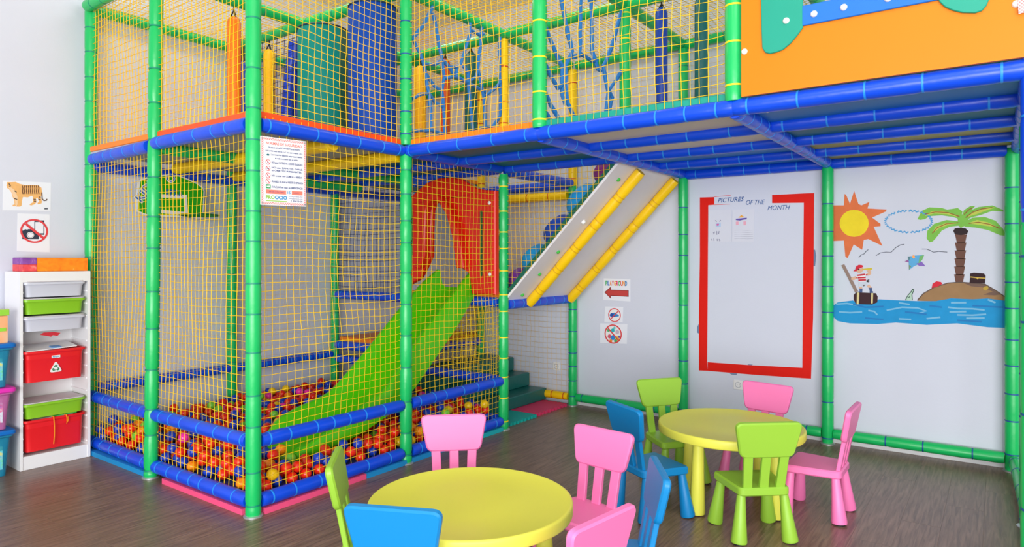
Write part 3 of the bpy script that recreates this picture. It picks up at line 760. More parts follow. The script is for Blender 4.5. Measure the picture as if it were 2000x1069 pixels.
chair(1.534 * S, 1.600 * S, 25.2, CYAN, "blue child's chair in the foreground with its back to the camera")
chair(2.847 * S, 1.524 * S, 173.6, PINK, "pink child's chair on the right of the nearer table, its three slats in view")
chair(1.878 * S, 1.004 * S, 81.6, PINK, "pink child's chair cut by the bottom edge, right of the nearer table")
chair(2.455 * S, 1.064 * S, 123.2, CYAN, "blue child's chair turned nearly edge on between the two tables")
chair(3.362 * S, 1.682 * S, -29.4, CYAN, "blue child's chair pulled up at the left of the farther table")
chair(4.258 * S, 1.862 * S, 233, LIME, "lime green child's chair behind the farther table in front of the wall post")
chair(4.515 * S, 1.213 * S, 170.7, PINK, "pink child's chair behind the farther table under the red bordered board")
chair(3.432 * S, 0.915 * S, 40.5, LIME, "lime green child's chair in front of the farther table, back to the camera")
chair(4.21, 0.655, 89.7, PINK, "pink child's chair in side view at the right of the farther table")

def table(cx, cy, a0, label, rl=0.31):
    t = thing('child_table', label, 'table', (cx, cy, 0), 0, "round children's tables")
    r = 0.425
    prof = [(r - 0.03, 0.427), (r - 0.008, 0.427), (r - 0.002, 0.430), (r, 0.436), (r, 0.470), (r - 0.002, 0.4765), (r - 0.007, 0.4798), (r - 0.013, 0.480), (r - 0.016, 0.4785), (0.2, 0.4785), (0.01, 0.4785)]
    build('tabletop', MB().lathe(prof, 64), TABY, t, world=False, angle=50)
    for k in range(4):
        a = math.radians(a0 + 90 * k)
        p = Vector((rl * math.cos(a), rl * math.sin(a), 0.006)); q = Vector(((rl - 0.012) * math.cos(a), (rl - 0.012) * math.sin(a), 0.43))
        l = build('leg', MB().tube([q, q.lerp(p, 0.5), q.lerp(p, 0.97), p], [0.03, 0.037, 0.046, 0.044], 24), TABY, t, world=False)
        build('glide', MB().lathe([(0.034, 0.0), (0.034, 0.007)], 16, (p.x, p.y, 0)), FOOT, l, world=False)
    return t
table(2.15, 1.775, 62, 'round yellow-green table in the foreground', 0.355)
table(4.05, 1.31, 162, "round yellow-green table farther back, near the right wall")

# ------------------------------------------------------------------ white drawer unit, its contents and the tubs beside it
WHT = M('white laminate', (236, 236, 238), 0.4, 0.01)
GREYT = M('pale grey tub plastic', (205, 208, 222), 0.35, 0.02); LIMET = M('lime tub plastic', (138, 200, 40), 0.35, 0.02); REDT = M('red tub plastic', (232, 30, 38), 0.35, 0.02)
sx0, sx1, sy0, sy1, sh = 1.738, 2.183, 5.483, 5.775, 1.388
su = thing('drawer_unit', 'tall white storage unit with pull-out tubs standing by the left wall', 'storage unit', (1.96, 5.63, 0))
build('side_panel', MB().box(sx0, sx0 + 0.018, sy0, sy1, 0, sh, 0.002), WHT, su); build('side_panel', MB().box(sx1 - 0.018, sx1, sy0, sy1, 0, sh, 0.002), WHT, su)
build('top_panel', MB().box(sx0 + 0.018, sx1 - 0.018, sy0, sy1, sh - 0.075, sh - 0.001, 0.002), WHT, su)
build('bottom_panel', MB().box(sx0 + 0.018, sx1 - 0.018, sy0 + 0.005, sy1, 0.0, 0.095, 0.002), WHT, su)
build('back_panel', MB().box(sx0 + 0.018, sx1 - 0.018, sy1 - 0.008, sy1 - 0.001, 0.095, sh - 0.08), WHT, su)
for i in range(13):
    z = 0.12 + i * 0.093
    for x0, x1 in ((sx0 + 0.018, sx0 + 0.026), (sx1 - 0.026, sx1 - 0.018)):
        build('runner', MB().box(x0, x1, sy0 + 0.015, sy1 - 0.01, z, z + 0.008), WHT, su)
def tub(name, x0, x1, y0, y1, z0, z1, mat, parent, label=None, taper=0.02, wall=0.004):
    """open tapering tub with a rolled lip"""
    def ring(i, z): return [(x, y, z) for x, y in rounded([(x0 + i, y0 + i), (x1 - i, y0 + i), (x1 - i, y1 - i), (x0 + i, y1 - i)], 0.03, 4)]
    rs = [ring(taper, z0), ring(taper * 0.35 + 0.008, z1 - 0.03), ring(0.008, z1 - 0.016), ring(0.0, z1 - 0.015), ring(0.0, z1), ring(0.012, z1), ring(taper + 0.006, z0 + 0.004)]
    n = len(rs[0]); vs = [v for r in rs for v in r]; fs = []
    for i in range(len(rs) - 1): fs += [(i * n + j, i * n + (j + 1) % n, (i + 1) * n + (j + 1) % n, (i + 1) * n + j) for j in range(n)]
    fs += [tuple(range(n)), tuple((len(rs) - 1) * n + j for j in range(n))]
    return build(name, MB().add(vs, fs), mat, parent, label=label)
tx0, tx1 = sx0 + 0.022, sx1 - 0.03
ty0 = sy0 - 0.008
drs = []
for z0, z1, m, lb in ((1.208, 1.312, GREYT, 'pale grey shallow tub, top'), (1.085, 1.19, LIMET, 'lime green shallow tub under the top one'), (0.965, 1.065, GREYT, 'pale grey shallow tub, third from top'),
                      (0.605, 0.825, REDT, 'red deep tub with a recycling sticker'), (0.352, 0.455, LIMET, 'lime green shallow tub with grey lid'), (0.118, 0.342, REDT, 'red deep tub at the bottom')):
    drs.append(tub('drawer_tub', tx0, tx1, ty0, sy1 - 0.02, z0, z1, m, su, lb))
for d, z in ((0, 1.3125), (1, 1.19), (2, 1.065), (4, 0.455)):
    build('lid', slab(rounded([(tx0 + 0.004, ty0 + 0.004), (tx1 - 0.004, ty0 + 0.004), (tx1 - 0.004, sy1 - 0.03), (tx0 + 0.004, sy1 - 0.03)], 0.03), z + 0.0005, z + 0.008, 0.002), M('grey tub lid', (205, 200, 205), 0.4), drs[d], label='pale grey lid')
stf = lambda a, b, d: (a, ty0 + 0.0105 - d, b)
STK = drs[3]
build('sticker', slab(rounded([(1.915, 0.663), (2.0, 0.663), (1.957, 0.745)], 0.022), -0.001, 0.0012, 0, stf), WHITEP, STK, label='white triangular recycling sticker')
mb = MB()
for k in range(3):
    a = math.radians(90 + 120 * k); c0 = (1.957 + 0.016 * math.cos(a), 0.690 + 0.016 * math.sin(a))
    def rot(u, v): return (c0[0] + u * math.cos(a - PI / 2) - v * math.sin(a - PI / 2), c0[1] + u * math.sin(a - PI / 2) + v * math.cos(a - PI / 2))
    slab_into(mb, [rot(-0.012, -0.006), rot(-0.006, 0.008), rot(0.005, 0.008), rot(0.008, 0.002), rot(0.013, 0.004), rot(0.009, -0.008), rot(-0.001, -0.005), rot(0.003, -0.002), rot(0.0, 0.002), rot(-0.005, -0.008)], 0.001, 0.002, 0, stf)
build('recycling_arrows', mb, M('dark green print', (20, 120, 70), 0.6), STK, label='three green arrows')
build('name_label', slab([(1.932, 0.765), (1.985, 0.765), (1.985, 0.783), (1.932, 0.783)], -0.003, 0.001, 0, stf), WHITEP, STK)
text_mesh('Recycle', 0.015, lambda a, b: stf(1.938 + a, 0.769 + b, 0.0015), CYI, STK, width=0.042, bold=0.0004)
def sheet(name, x0, x1, y0, y1, z0, z1, mat, label, cat, rz=0, dz=0.0):
    mb = MB()
    vs = [(x0, y0, z0), (x1, y0, z0 + dz), (x1, y1, z1 + dz), (x0, y1, z1)]
    mb.add(vs + [(a, b, c + 0.006) for a, b, c in vs], [(0, 1, 2, 3), (4, 7, 6, 5), (0, 4, 5, 1), (1, 5, 6, 2), (2, 6, 7, 3), (3, 7, 4, 0)])
    o = build(name, mb, mat, at=(x0, y0, z0)); tag(o, label, cat); return o
PAP = M('white paper', (236, 234, 236), 0.8)
sheet('drawing_pile', 1.785, 2.10, 5.50, 5.70, 0.822, 0.845, PAP, 'pile of white drawings lying on the red tub with the recycling sticker', 'paper', dz=0.012)
sheet('blue_drawing', 1.94, 2.0, 5.497, 5.56, 0.836, 0.842, M('blue crayon paper', (110, 160, 220), 0.8), 'scrap of blue paper on the pile over the upper red tub', 'paper')
sheet('card_sheet', 1.83, 2.08, 5.51, 5.72, 0.330, 0.333, M('cream card', (225, 215, 200), 0.8), 'cream card sheet sticking out of the bottom red tub', 'card', dz=0.01)
sheet('green_card', 1.95, 2.10, 5.505, 5.60, 0.339, 0.343, M('green card', (60, 200, 70), 0.8), 'bright green card sticking out of the bottom red tub', 'card', dz=0.006)
for xx, L in ((1.935, 0.19), (2.015, 0.06)):
    yc = ty0 - 0.002
    pts = [(xx, yc + 0.02, 0.346), (xx + 0.004, yc - 0.003, 0.346), (xx + 0.008, yc - 0.004, 0.34 - L * 0.3), (xx + 0.010, yc - 0.002 + 0.004, 0.34 - L * 0.7), (xx + 0.006, yc - 0.001 + 0.004, 0.34 - L)]
    if L < 0.1: pts += [(xx + 0.016, yc + 0.001, 0.30), (xx + 0.014, yc - 0.002, 0.33)]
    o = build('orange_cord', MB().tube(pts, 0.0035, 6), M('orange cord', (250, 150, 20), 0.6), at=pts[0]); tag(o, ('long' if L > 0.1 else 'short looped') + ' orange cord hanging over the front of the bottom red tub', 'cord')
o = build('red_paper', slab([(1.875, 0.935), (1.945, 0.915), (1.955, 0.925), (1.985, 0.917), (2.005, 0.938), (1.965, 0.948), (1.9, 0.95)], sy0 + 0.05, sy0 + 0.053, 0, lambda a, b, d: (a, d, b)), M('red paper', (205, 40, 55), 0.7), at=(1.94, sy0 + 0.05, 0.93)); tag(o, 'torn red paper hanging under the third tub of the white unit', 'paper')
def paint(name, cols, sc):
    m = bpy.data.materials.new(name); m.use_nodes = True; nt = m.node_tree; p = nt.nodes['Principled BSDF']
    tc = nt.nodes.new('ShaderNodeTexCoord'); n = nt.nodes.new('ShaderNodeTexNoise'); n.inputs['Scale'].default_value = sc; n.inputs['Detail'].default_value = 4; n.inputs['Distortion'].default_value = 0.7
    cr = nt.nodes.new('ShaderNodeValToRGB'); cr.color_ramp.elements.remove(cr.color_ramp.elements[1])
    for i, (pos, c) in enumerate(cols):
        e_ = cr.color_ramp.elements[0] if i == 0 else cr.color_ramp.elements.new(pos)
        e_.position = pos; e_.color = (*lin(c), 1)
    nt.links.new(tc.outputs['Object'], n.inputs['Vector']); nt.links.new(n.outputs['Fac'], cr.inputs[0]); nt.links.new(cr.outputs[0], p.inputs['Base Color']); p.inputs['Roughness'].default_value = 0.6
    MC[name] = m; return m
o = thing('painted_box', 'orange painted cardboard box lying on top of the white drawer unit', 'box', (2.03, 5.65, sh))
build('box_body', MB().box(1.862, 2.19, 5.545, 5.74, sh, sh + 0.098, 0.003), paint('orange paint', [(0.3, (245, 120, 5)), (0.5, (255, 140, 10)), (0.68, (255, 150, 20)), (0.74, (250, 190, 120))], 22), o)
o = thing('small_painted_box', 'small purple and red painted box beside the orange one on the drawer unit', 'box', (1.82, 5.65, sh))
build('box_body', MB().box(1.775, 1.859, 5.545, 5.74, sh, sh + 0.050, 0.002), paint('red paint', [(0.3, (215, 60, 75)), (0.6, (235, 80, 80)), (0.75, (245, 140, 130))], 25), o)
build('painted_lid', MB().box(1.775, 1.859, 5.545, 5.74, sh + 0.051, sh + 0.099, 0.002), paint('purple paint', [(0.3, (120, 60, 150)), (0.6, (150, 80, 170)), (0.75, (200, 170, 220))], 25), o, label='purple upper half')
# translucent storage tubs with lids
def clear(name, rgb, a=0.55):
    m = M(name, rgb, 0.25, 0.03, alpha=a); return m
for i, (z0, h, cb, cl, nm) in enumerate(((0.0, 0.315, (40, 160, 200), (0, 110, 200), 'blue'), (0.318, 0.285, (225, 130, 195), (235, 50, 185), 'pink'), (0.606, 0.30, (40, 160, 200), (0, 120, 200), 'blue'))):
    where = ('at the bottom of the stack', 'in the middle of the stack', 'at the top of the stack')[i]
    t = thing('storage_box', 'translucent %s storage box %s left of the drawer unit' % (nm, where), 'storage box', (1.5, 5.6, z0))
    x0, x1, y0, y1 = 1.33, 1.705, 5.42, 5.74
    tub('box_body', x0 + 0.012, x1 - 0.012, y0 + 0.012, y1 - 0.012, z0, z0 + h - 0.03, clear(nm + ' clear plastic', cb), t, taper=0.035)
    build('lid', slab(rounded([(x0, y0), (x1, y0), (x1, y1), (x0, y1)], 0.035), z0 + h - 0.034, z0 + h - 0.002, 0.008), M(nm + ' lid', cl, 0.4), t, label=nm + ' lid')
    cols = ([(0.3, (60, 190, 110)), (0.45, (120, 220, 190)), (0.55, (90, 200, 230)), (0.68, (235, 225, 80))] if i != 1 else [(0.3, (230, 225, 235)), (0.5, (215, 225, 240)), (0.6, (235, 120, 170)), (0.7, (100, 120, 210))])
    build('paper_label', MB().box(x0 + 0.06, x1 - 0.075, y0 + 0.035, y0 + 0.038, z0 + 0.05, z0 + h - 0.07), paint(nm + where, cols, 14), t, label='painted paper inside the front')
    build('contents', MB().box(x0 + 0.07, x1 - 0.06, y0 + 0.06, y1 - 0.07, z0 + 0.012, z0 + h * 0.6, 0.02), paint('inside ' + where, [(0.3, (90, 130, 190)), (0.5, (200, 170, 210)), (0.65, (90, 180, 160))], 12), t)
o = thing('paper_folder', 'peach coloured craft folder standing on the top storage box', 'folder', (1.5, 5.5, 0.906))
build('folder_cover', MB().box(1.38, 1.665, 5.475, 5.50, 0.905, 1.09, 0.002), paint('peach card', [(0.3, (250, 170, 110)), (0.6, (250, 180, 130)), (0.75, (240, 190, 150))], 9), o)
build('folder_top', MB().box(1.38, 1.675, 5.475, 5.52, 1.092, 1.135, 0.002), M('brown beige card', (205, 180, 165), 0.7), o)
build('green_tab', MB().box(1.62, 1.672, 5.47, 5.474, 1.092, 1.132), M('lime card', (150, 215, 60), 0.7), o, label='lime green tab')
build('white_sheet', MB().box(1.38, 1.575, 5.47, 5.474, 0.92, 1.07), PAP, o); build('blue_patch', MB().box(1.575, 1.607, 5.470, 5.474, 0.985, 1.005), M('navy card', (30, 60, 130)), o); build('green_patch', MB().box(1.61, 1.655, 5.470, 5.474, 0.985, 1.008), M('lime card', (150, 215, 60), 0.7), o)

# ------------------------------------------------------------------ posters on the left wall
LWf = lambda a, b, d: (a, LWY - d, b)
BWf = lambda a, b, d: (BWX - d, a, b)
def flat(name, poly, mat, parent, f, d0, t=0.0006, label=None): return build(name, slab(poly, d0, d0 + t, 0, f), mat, parent, label=label, angle=0)
def stroke(pts, w):
    L_, R_ = [], []
    for i, p in enumerate(pts):
        a = Vector(pts[max(0, i - 1)]); b = Vector(pts[min(len(pts) - 1, i + 1)]); t = (b - a)
        t = t.normalized() if t.length > 1e-9 else Vector((1, 0)); n_ = Vector((-t.y, t.x)) * w / 2; p = Vector(p)
        L_.append(tuple(p + n_)); R_.append(tuple(p - n_))
    return L_ + R_[::-1]
def strokes(name, lines, w, mat, parent, f, d0, t=0.0006, label=None):
    for l in lines: build(name, slab_into(MB(), stroke(l, w), d0, d0 + t, 0, f), mat, parent, label=label, angle=0)
SHEET = M('poster paper', (234, 237, 246), 0.45, 0.005)
tg = thing('tiger_poster', 'white sheet with a drawn orange tiger taped to the left wall', 'poster', (1.9, LWY, 1.85))
flat('sheet', [(1.735,2.043),(2.038,2.056),(2.035,1.842),(1.732,1.828)], SHEET, tg, LWf, 0.0005)
TG = [(1.756,2.010),(1.761,2.035),(1.786,2.037),(1.812,2.041),(1.838,2.028),(1.871,2.023),(1.915,2.029),(1.954,2.028),(1.974,2.012),(1.979,1.978),(1.971,1.942),(1.978,1.906),(1.974,1.894),(1.952,1.887),(1.948,1.895),(1.959,1.907),(1.949,1.935),(1.939,1.929),(1.942,1.900),(1.930,1.885),(1.908,1.874),(1.898,1.880),(1.905,1.889),(1.920,1.899),(1.921,1.933),(1.915,1.947),(1.886,1.933),(1.857,1.934),(1.850,1.905),(1.848,1.871),(1.840,1.862),(1.817,1.861),(1.819,1.875),(1.812,1.863),(1.793,1.862),(1.793,1.871),(1.805,1.877),(1.803,1.908),(1.791,1.935),(1.786,1.962),(1.772,1.983),(1.761,1.991)]
flat('tiger_body', TG, M('tiger orange print', (236, 180, 110), 0.6, 0.12, nscale=40), tg, LWf, 0.0012)
flat('tiger_belly', [(1.761,2.004),(1.786,1.996),(1.810,1.975),(1.824,1.931),(1.824,1.875),(1.810,1.869),(1.807,1.913),(1.793,1.940),(1.789,1.962),(1.775,1.983)], M('tiger cream print', (240, 205, 165), 0.6), tg, LWf, 0.0019)
strokes('tiger_stripes', [[(1.852,2.018),(1.856,1.999),(1.853,1.976),(1.857,1.955)],[(1.865,2.019),(1.869,2.000),(1.866,1.977),(1.869,1.956)],[(1.877,2.020),(1.881,2.001),(1.878,1.978),(1.882,1.957)],[(1.890,2.021),(1.894,2.002),(1.891,1.979),(1.894,1.958)],[(1.902,2.023),(1.906,2.003),(1.903,1.980),(1.907,1.959)],[(1.915,2.024),(1.919,2.004),(1.916,1.981),(1.919,1.960)],[(1.928,2.025),(1.932,2.005),(1.929,1.982),(1.932,1.961)],[(1.940,2.026),(1.944,2.006),(1.941,1.983),(1.945,1.962)],[(1.953,2.027),(1.957,2.007),(1.954,1.984),(1.958,1.963)]], 0.006, M('tiger stripe print', (110, 70, 45), 0.6), tg, LWf, 0.0026)
strokes('tiger_tail', [[(1.976,1.977),(1.978,1.949),(1.979,1.929),(1.991,1.915),(2.006,1.919),(2.010,1.931)],[(1.957,1.941),(1.969,1.939)],[(1.954,1.924),(1.969,1.922)],[(1.923,1.922),(1.938,1.921)],[(1.925,1.908),(1.939,1.907)],[(1.770,2.025),(1.779,2.012),(1.775,2.003)],[(1.805,1.975),(1.817,1.965)],[(1.803,1.919),(1.821,1.912)]], 0.007, M('tiger dark print', (95, 70, 60), 0.6), tg, LWf, 0.0026)
flat('poster_logo', [(1.993,1.861),(2.015,1.864),(2.016,1.852),(1.994,1.850)], M('grey print', (90, 95, 105)), tg, LWf, 0.0012)
nc = thing('no_photo_poster', 'white sheet with a crossed out camera and phone on the left wall', 'poster', (1.9, LWY, 1.65))
flat('sheet', [(1.823,1.811),(2.028,1.815),(2.028,1.528),(1.819,1.534)], SHEET, nc, LWf, 0.0005)
NVY = M('dark slate print', (40, 52, 72), 0.6); RING = M('red ring print', (222, 62, 68), 0.6)
flat('camera_symbol', [(1.852,1.686),(1.863,1.689),(1.867,1.696),(1.879,1.697),(1.882,1.690),(1.888,1.698),(1.910,1.699),(1.914,1.691),(1.954,1.689),(1.958,1.675),(1.958,1.626),(1.852,1.624)], NVY, nc, LWf, 0.0012)
c = [(1.904,1.655),(1.927,1.655),(1.928,1.686),(2.017,1.688),(1.928,1.598)]
flat('lens_symbol', circ(c[0][0], c[0][1], c[1][0] - c[0][0], 24), WHITEP, nc, LWf, 0.0019)
flat('lens_ring', circ(c[0][0], c[0][1], (c[1][0] - c[0][0]) * 0.82, 24), NVY, nc, LWf, 0.0026); flat('lens_glass', circ(c[0][0], c[0][1], (c[1][0] - c[0][0]) * 0.74, 24), SHEET, nc, LWf, 0.0033)
flat('phone_symbol', [(1.929,1.765),(1.992,1.768),(1.992,1.659),(1.929,1.660)], NVY, nc, LWf, 0.0019)
flat('phone_screen', [(1.934,1.753),(1.987,1.755),(1.987,1.670),(1.934,1.670)], SHEET, nc, LWf, 0.0026)
rr = c[3][0] - c[2][0]; ci = circ(*c[2], rr, 40); co = circ(*c[2], rr * 0.86, 40)
mb = slab(ci + [ci[0], co[0]] + co[::-1], 0.0033, 0.0042, 0, LWf)
slab_into(mb, stroke([(1.874,1.737),(1.986,1.634)], 0.017), 0.0033, 0.0046, 0, LWf)
build('ban_ring', mb, RING, nc, angle=0)

BBf = lambda a, b, d: (a, 5.64 - d, b)
# basketball backboard on the left wall inside the pit
bb = thing('basketball_board', 'green wall-mounted basketball backboard with hoop seen through the netting', 'basketball hoop', (2.95, 5.635, 1.85))
bo = [(2.573,1.862),(2.580,2.011),(2.593,2.108),(2.606,2.125),(2.684,2.156),(2.810,2.183),(2.917,2.189),(2.986,2.169),(3.078,2.138),(3.135,2.101),(3.146,2.071),(3.140,1.945),(3.132,1.828),(2.986,1.836),(2.684,1.826),(2.629,1.837)]
bo = [(x, z + 0.0) for x, z in bo]
flat('board_edge', bo, WHITEP, bb, BBf, 0.004, 0.02, 'white rim')
flat('board_face', inset(bo, 0.012), M('backboard green', (25, 170, 10), 0.35), bb, BBf, 0.0245, 0.002)
sq = [(2.707,2.012),(2.986,2.026),(2.996,1.847),(2.707,1.860)]
si = inset(sq, 0.03); mb = MB()
for i in range(4): slab_into(mb, [sq[i], sq[(i + 1) % 4], si[(i + 1) % 4], si[i]], 0.027, 0.0285, 0, BBf)
build('target_square', mb, WHITEP, bb, label='white target square')
BLW = M('white print', (240, 245, 250), 0.5); BLP = M('backboard blue print', (20, 100, 190), 0.5)
q = [(2.803,2.012),(2.946,2.011)]
text_mesh('KIPSTA', 0.07, lambda a, b: BBf(q[0][0] + a, q[0][1] + b - a * 0.02, 0.03), BLP, bb, width=q[1][0] - q[0][0], bold=0.002)
q2 = [(2.602,1.929),(2.679,2.038),(2.810,2.145)]
an = math.atan2(q2[1][1] - q2[0][1], q2[1][0] - q2[0][0])
for off, mt, bd, dd in ((0, BLW, 0.007, 0.0275), (0, BLP, 0.001, 0.0295)):
    text_mesh('KIDS', 0.10, lambda a, b: BBf(q2[0][0] + 0.008 + a * math.cos(an) - b * math.sin(an), q2[0][1] + a * math.sin(an) + b * math.cos(an), dd), mt, bb, bold=bd)
    text_mesh('O', 0.09, lambda a, b: BBf(q2[2][0] + a, q2[2][1] - 0.02 + b, dd), mt, bb, bold=bd)
hc = ((q[0][0] + 0.02), 1.86)
mb = MB(); mb.tube([(3.0 + 0.15 * math.cos(t), 5.635 - 0.20 + 0.15 * math.sin(t), 1.845) for t in [2 * PI * i / 28 for i in range(28)]], 0.008, 8, closed=True)
mb.tube([(3.0, 5.635 - 0.06, 1.845), (3.0, 5.635 - 0.02, 1.845)], 0.015, 8)
build('hoop_ring', mb, M('dark green hoop', (20, 120, 50), 0.4), bb)

# ------------------------------------------------------------------ things on the back wall
pg = thing('playground_sign', 'paper sign with red arrow and the coloured word playground', 'sign', (BWX, 3.0, 1.17))
flat('sheet', [(3.143,1.285),(2.855,1.280),(2.855,1.068),(3.149,1.072)], SHEET, pg, BWf, 0.0005)
ar = [(3.136,1.148),(3.064,1.205),(3.064,1.175),(2.873,1.175),(2.873,1.112),(3.064,1.115),(3.064,1.086)]
flat('arrow', ar, M('dark red print', (120, 35, 35), 0.6), pg, BWf, 0.0012); flat('arrow_fill', inset(ar, 0.006), M('brick red print', (196, 62, 58), 0.6), pg, BWf, 0.0019)
PC = [(40, 170, 90), (20, 110, 200), (240, 130, 20), (220, 40, 60), (245, 170, 20), (225, 40, 100), (60, 170, 60), (230, 60, 40), (245, 160, 20), (20, 130, 200)]
q = [(3.124,1.218),(2.889,1.223),(2.889,1.259)]
wd = (q[0][0] - q[1][0]) / 10
for i, ch in enumerate('PLAYGROUND'):
    text_mesh(ch, 0.062, lambda a, b: BWf(q[0][0] - wd * i - a, q[0][1] + b, 0.0014), M('letter %d' % i, PC[i], 0.6), pg, name='letter', width=wd * 0.95, bold=0.003)
def ban(name, label, ctr, rpx, sheetp, parts, slash_dir):
    t = thing(name, label, 'sign', (BWX, 3.0, ctr[1]))
    flat('sheet', sheetp, SHEET, t, BWf, 0.0005)
    flat('disc', circ(ctr[0], ctr[1], rpx, 36), WHITEP, t, BWf, 0.0012)
    for i, (poly, c_) in enumerate(parts): flat('pictogram', poly, M('print %s' % (c_,), c_, 0.6), t, BWf, 0.0019 + 0.0002 * i)
    ci = circ(ctr[0], ctr[1], rpx, 36); co = circ(ctr[0], ctr[1], rpx * 0.87, 36)
    mb = slab(ci + [ci[0], co[0]] + co[::-1], 0.0045, 0.0052, 0, BWf)
    s_ = rpx * 0.66; slab_into(mb, stroke([(ctr[0] - s_ * slash_dir, ctr[1] - s_), (ctr[0] + s_ * slash_dir, ctr[1] + s_)], rpx * 0.13), 0.0045, 0.0056, 0, BWf)
    build('ban_ring', mb, RING, t, angle=0); return t
q = [(3.023,0.928),(3.091,0.925),(3.038,0.742),(3.132,0.736)]
ban('no_shoes_sign', 'small round sign with crossed out blue shoes under the arrow sign', q[0], q[1][0] - q[0][0], [(3.126,1.008),(2.931,1.011),(2.937,0.862),(3.137,0.856)],
    [([(3.078,0.927),(3.060,0.948),(3.038,0.945),(3.011,0.931),(3.007,0.915),(3.038,0.907),(3.071,0.913)], (20, 80, 170)), ([(3.038,0.949),(3.016,0.954),(2.998,0.939),(2.978,0.932),(2.976,0.918),(3.011,0.911),(3.033,0.930)], (40, 130, 200))], -1)
tp = []
for (x, y, r_, c_) in ((240, 790, 18, (90, 180, 120)), (295, 790, 22, (40, 180, 190)), (350, 810, 24, (200, 180, 200)), (255, 865, 24, (210, 90, 110)), (295, 880, 28, (40, 130, 210)), (350, 890, 26, (230, 190, 60)), (270, 920, 18, (245, 140, 40)), (330, 920, 20, (60, 170, 110)), (315, 760, 14, (110, 200, 200)), (375, 870, 14, (120, 80, 170))):
    tp.append((x, y, r_, c_))
q5 = [(3.091,0.775),(3.042,0.778),(2.994,0.765),(3.078,0.716),(3.042,0.706),(2.994,0.702),(3.064,0.673),(3.011,0.677),(3.024,0.803),(2.972,0.719)]
k_ = (q[2][0] - q[3][0]) / -105
ban('no_toys_sign', 'round sign with crossed out colourful toys, lowest of the three paper signs', q[2], q[3][0] - q[2][0], [(3.183,0.838),(2.887,0.845),(2.893,0.657),(3.183,0.645)],
    [(circ(a[0], a[1], abs(k_) * b[2], 10), b[3]) for a, b in zip(q5, tp)], 1)

pbd = thing('picture_board', 'red bordered display area with curly blue heading painted on the right wall', 'display board', (BWX, 1.7, 1.2))
REDF = M('red border paint', (226, 26, 12), 0.6, 0.05, 0.08, 25, spec=0.2)
flat('border_left', [(2.168,2.031),(2.037,2.028),(2.037,1.960),(2.092,1.958),(2.097,1.230),(2.102,0.547),(2.097,0.474),(2.177,0.470),(2.177,0.951),(2.168,1.505)], REDF, pbd, BWf, 0.0006, 0.002)
flat('border_bottom', [(2.097,0.552),(1.702,0.561),(1.301,0.578),(1.301,0.493),(1.659,0.482),(2.097,0.474)], REDF, pbd, BWf, 0.0006, 0.002)
flat('border_right', [(1.289,1.941),(1.541,1.950),(1.541,2.019),(1.210,2.017),(1.214,1.503),(1.218,1.000),(1.234,0.496),(1.301,0.493),(1.297,1.081)], REDF, pbd, BWf, 0.0006, 0.002)
strokes('border_line', [[(2.037,2.031),(1.891,2.034)],[(2.037,1.960),(1.896,1.960)]], 0.004, REDF, pbd, BWf, 0.0006)
HB = M('heading blue print', (10, 80, 150), 0.6)
for txt, (p0, p1, p2) in (('PICTURES', [(2.005,1.977),(1.776,1.979),(2.005,2.022)]), ('OF THE', [(1.759,1.947),(1.600,1.944),(1.759,1.987)]), ('MONTH', [(1.579,1.891),(1.397,1.891),(1.579,1.930)])):
    sl_ = (p1[1] - p0[1]) / (p0[0] - p1[0]); L_ = p0[0] - p1[0]
    text_mesh(txt, 0.056, lambda a, b: BWf(p0[0] - a, p0[1] + b + a * sl_, 0.0012), HB, pbd, width=L_, shear=0.3, bold=0.0 if txt == 'MONTH' else 0.0004)
for pl in ([(1.297,1.482),(1.285,1.511),(1.285,1.553),(1.203,1.553),(1.195,1.503),(1.203,1.419),(1.218,1.419)], [(2.196,0.857),(2.177,0.895),(2.177,0.803),(2.196,0.811)], [(1.905,0.475),(1.833,0.477),(1.842,0.463),(1.887,0.463)], [(1.745,0.566),(1.702,0.568),(1.715,0.551),(1.737,0.554)], [(1.450,0.572),(1.409,0.574),(1.425,0.562),(1.442,0.562)]):
    if abs(pl[0][0] - pl[1][0]) < 0.2: flat('grey_smudge', pl, M('grey blue paint', (110, 130, 165), 0.7), pbd, BWf, 0.0003, label='grey blue paint blot')
d1 = thing('child_drawing', "sheet with a small pink owl drawing, left of the two on the display area", 'drawing', (BWX, 1.98, 1.77))
flat('sheet', [(2.088,1.912),(1.887,1.913),(1.882,1.630),(2.088,1.633)], M('drawing sheet', (216, 218, 230), 0.6), d1, BWf, 0.003, 0.001)
flat('drawn_body', [(2.023,1.797),(1.978,1.800),(1.978,1.762),(2.023,1.760)], M('pale blue crayon', (180, 205, 235), 0.7), d1, BWf, 0.0041); flat('drawn_heart', [(2.016,1.788),(1.993,1.790),(1.997,1.773),(2.013,1.772)], M('pink crayon', (220, 90, 160), 0.7), d1, BWf, 0.0049)
strokes('drawn_lines', [[(2.027,1.820),(2.014,1.808)],[(1.978,1.821),(1.989,1.808)],[(2.045,1.716),(2.040,1.695),(2.033,1.720)],[(2.014,1.724),(2.013,1.692)],[(1.993,1.724),(1.997,1.698)],[(2.059,1.657),(2.056,1.640)],[(2.040,1.661),(2.039,1.638)],[(2.010,1.656),(2.008,1.637)],[(1.993,1.654),(1.984,1.639),(1.993,1.637)]], 0.006, M('grey crayon', (130, 130, 160), 0.7), d1, BWf, 0.0041)
d2 = thing('child_drawing', 'sheet with a coloured castle drawing and handwriting, right of the two on the display area', 'drawing', (BWX, 1.78, 1.77))
flat('sheet', [(1.876,1.908),(1.685,1.908),(1.694,1.627),(1.878,1.630)], M('drawing sheet', (216, 218, 230), 0.6), d2, BWf, 0.003, 0.001)
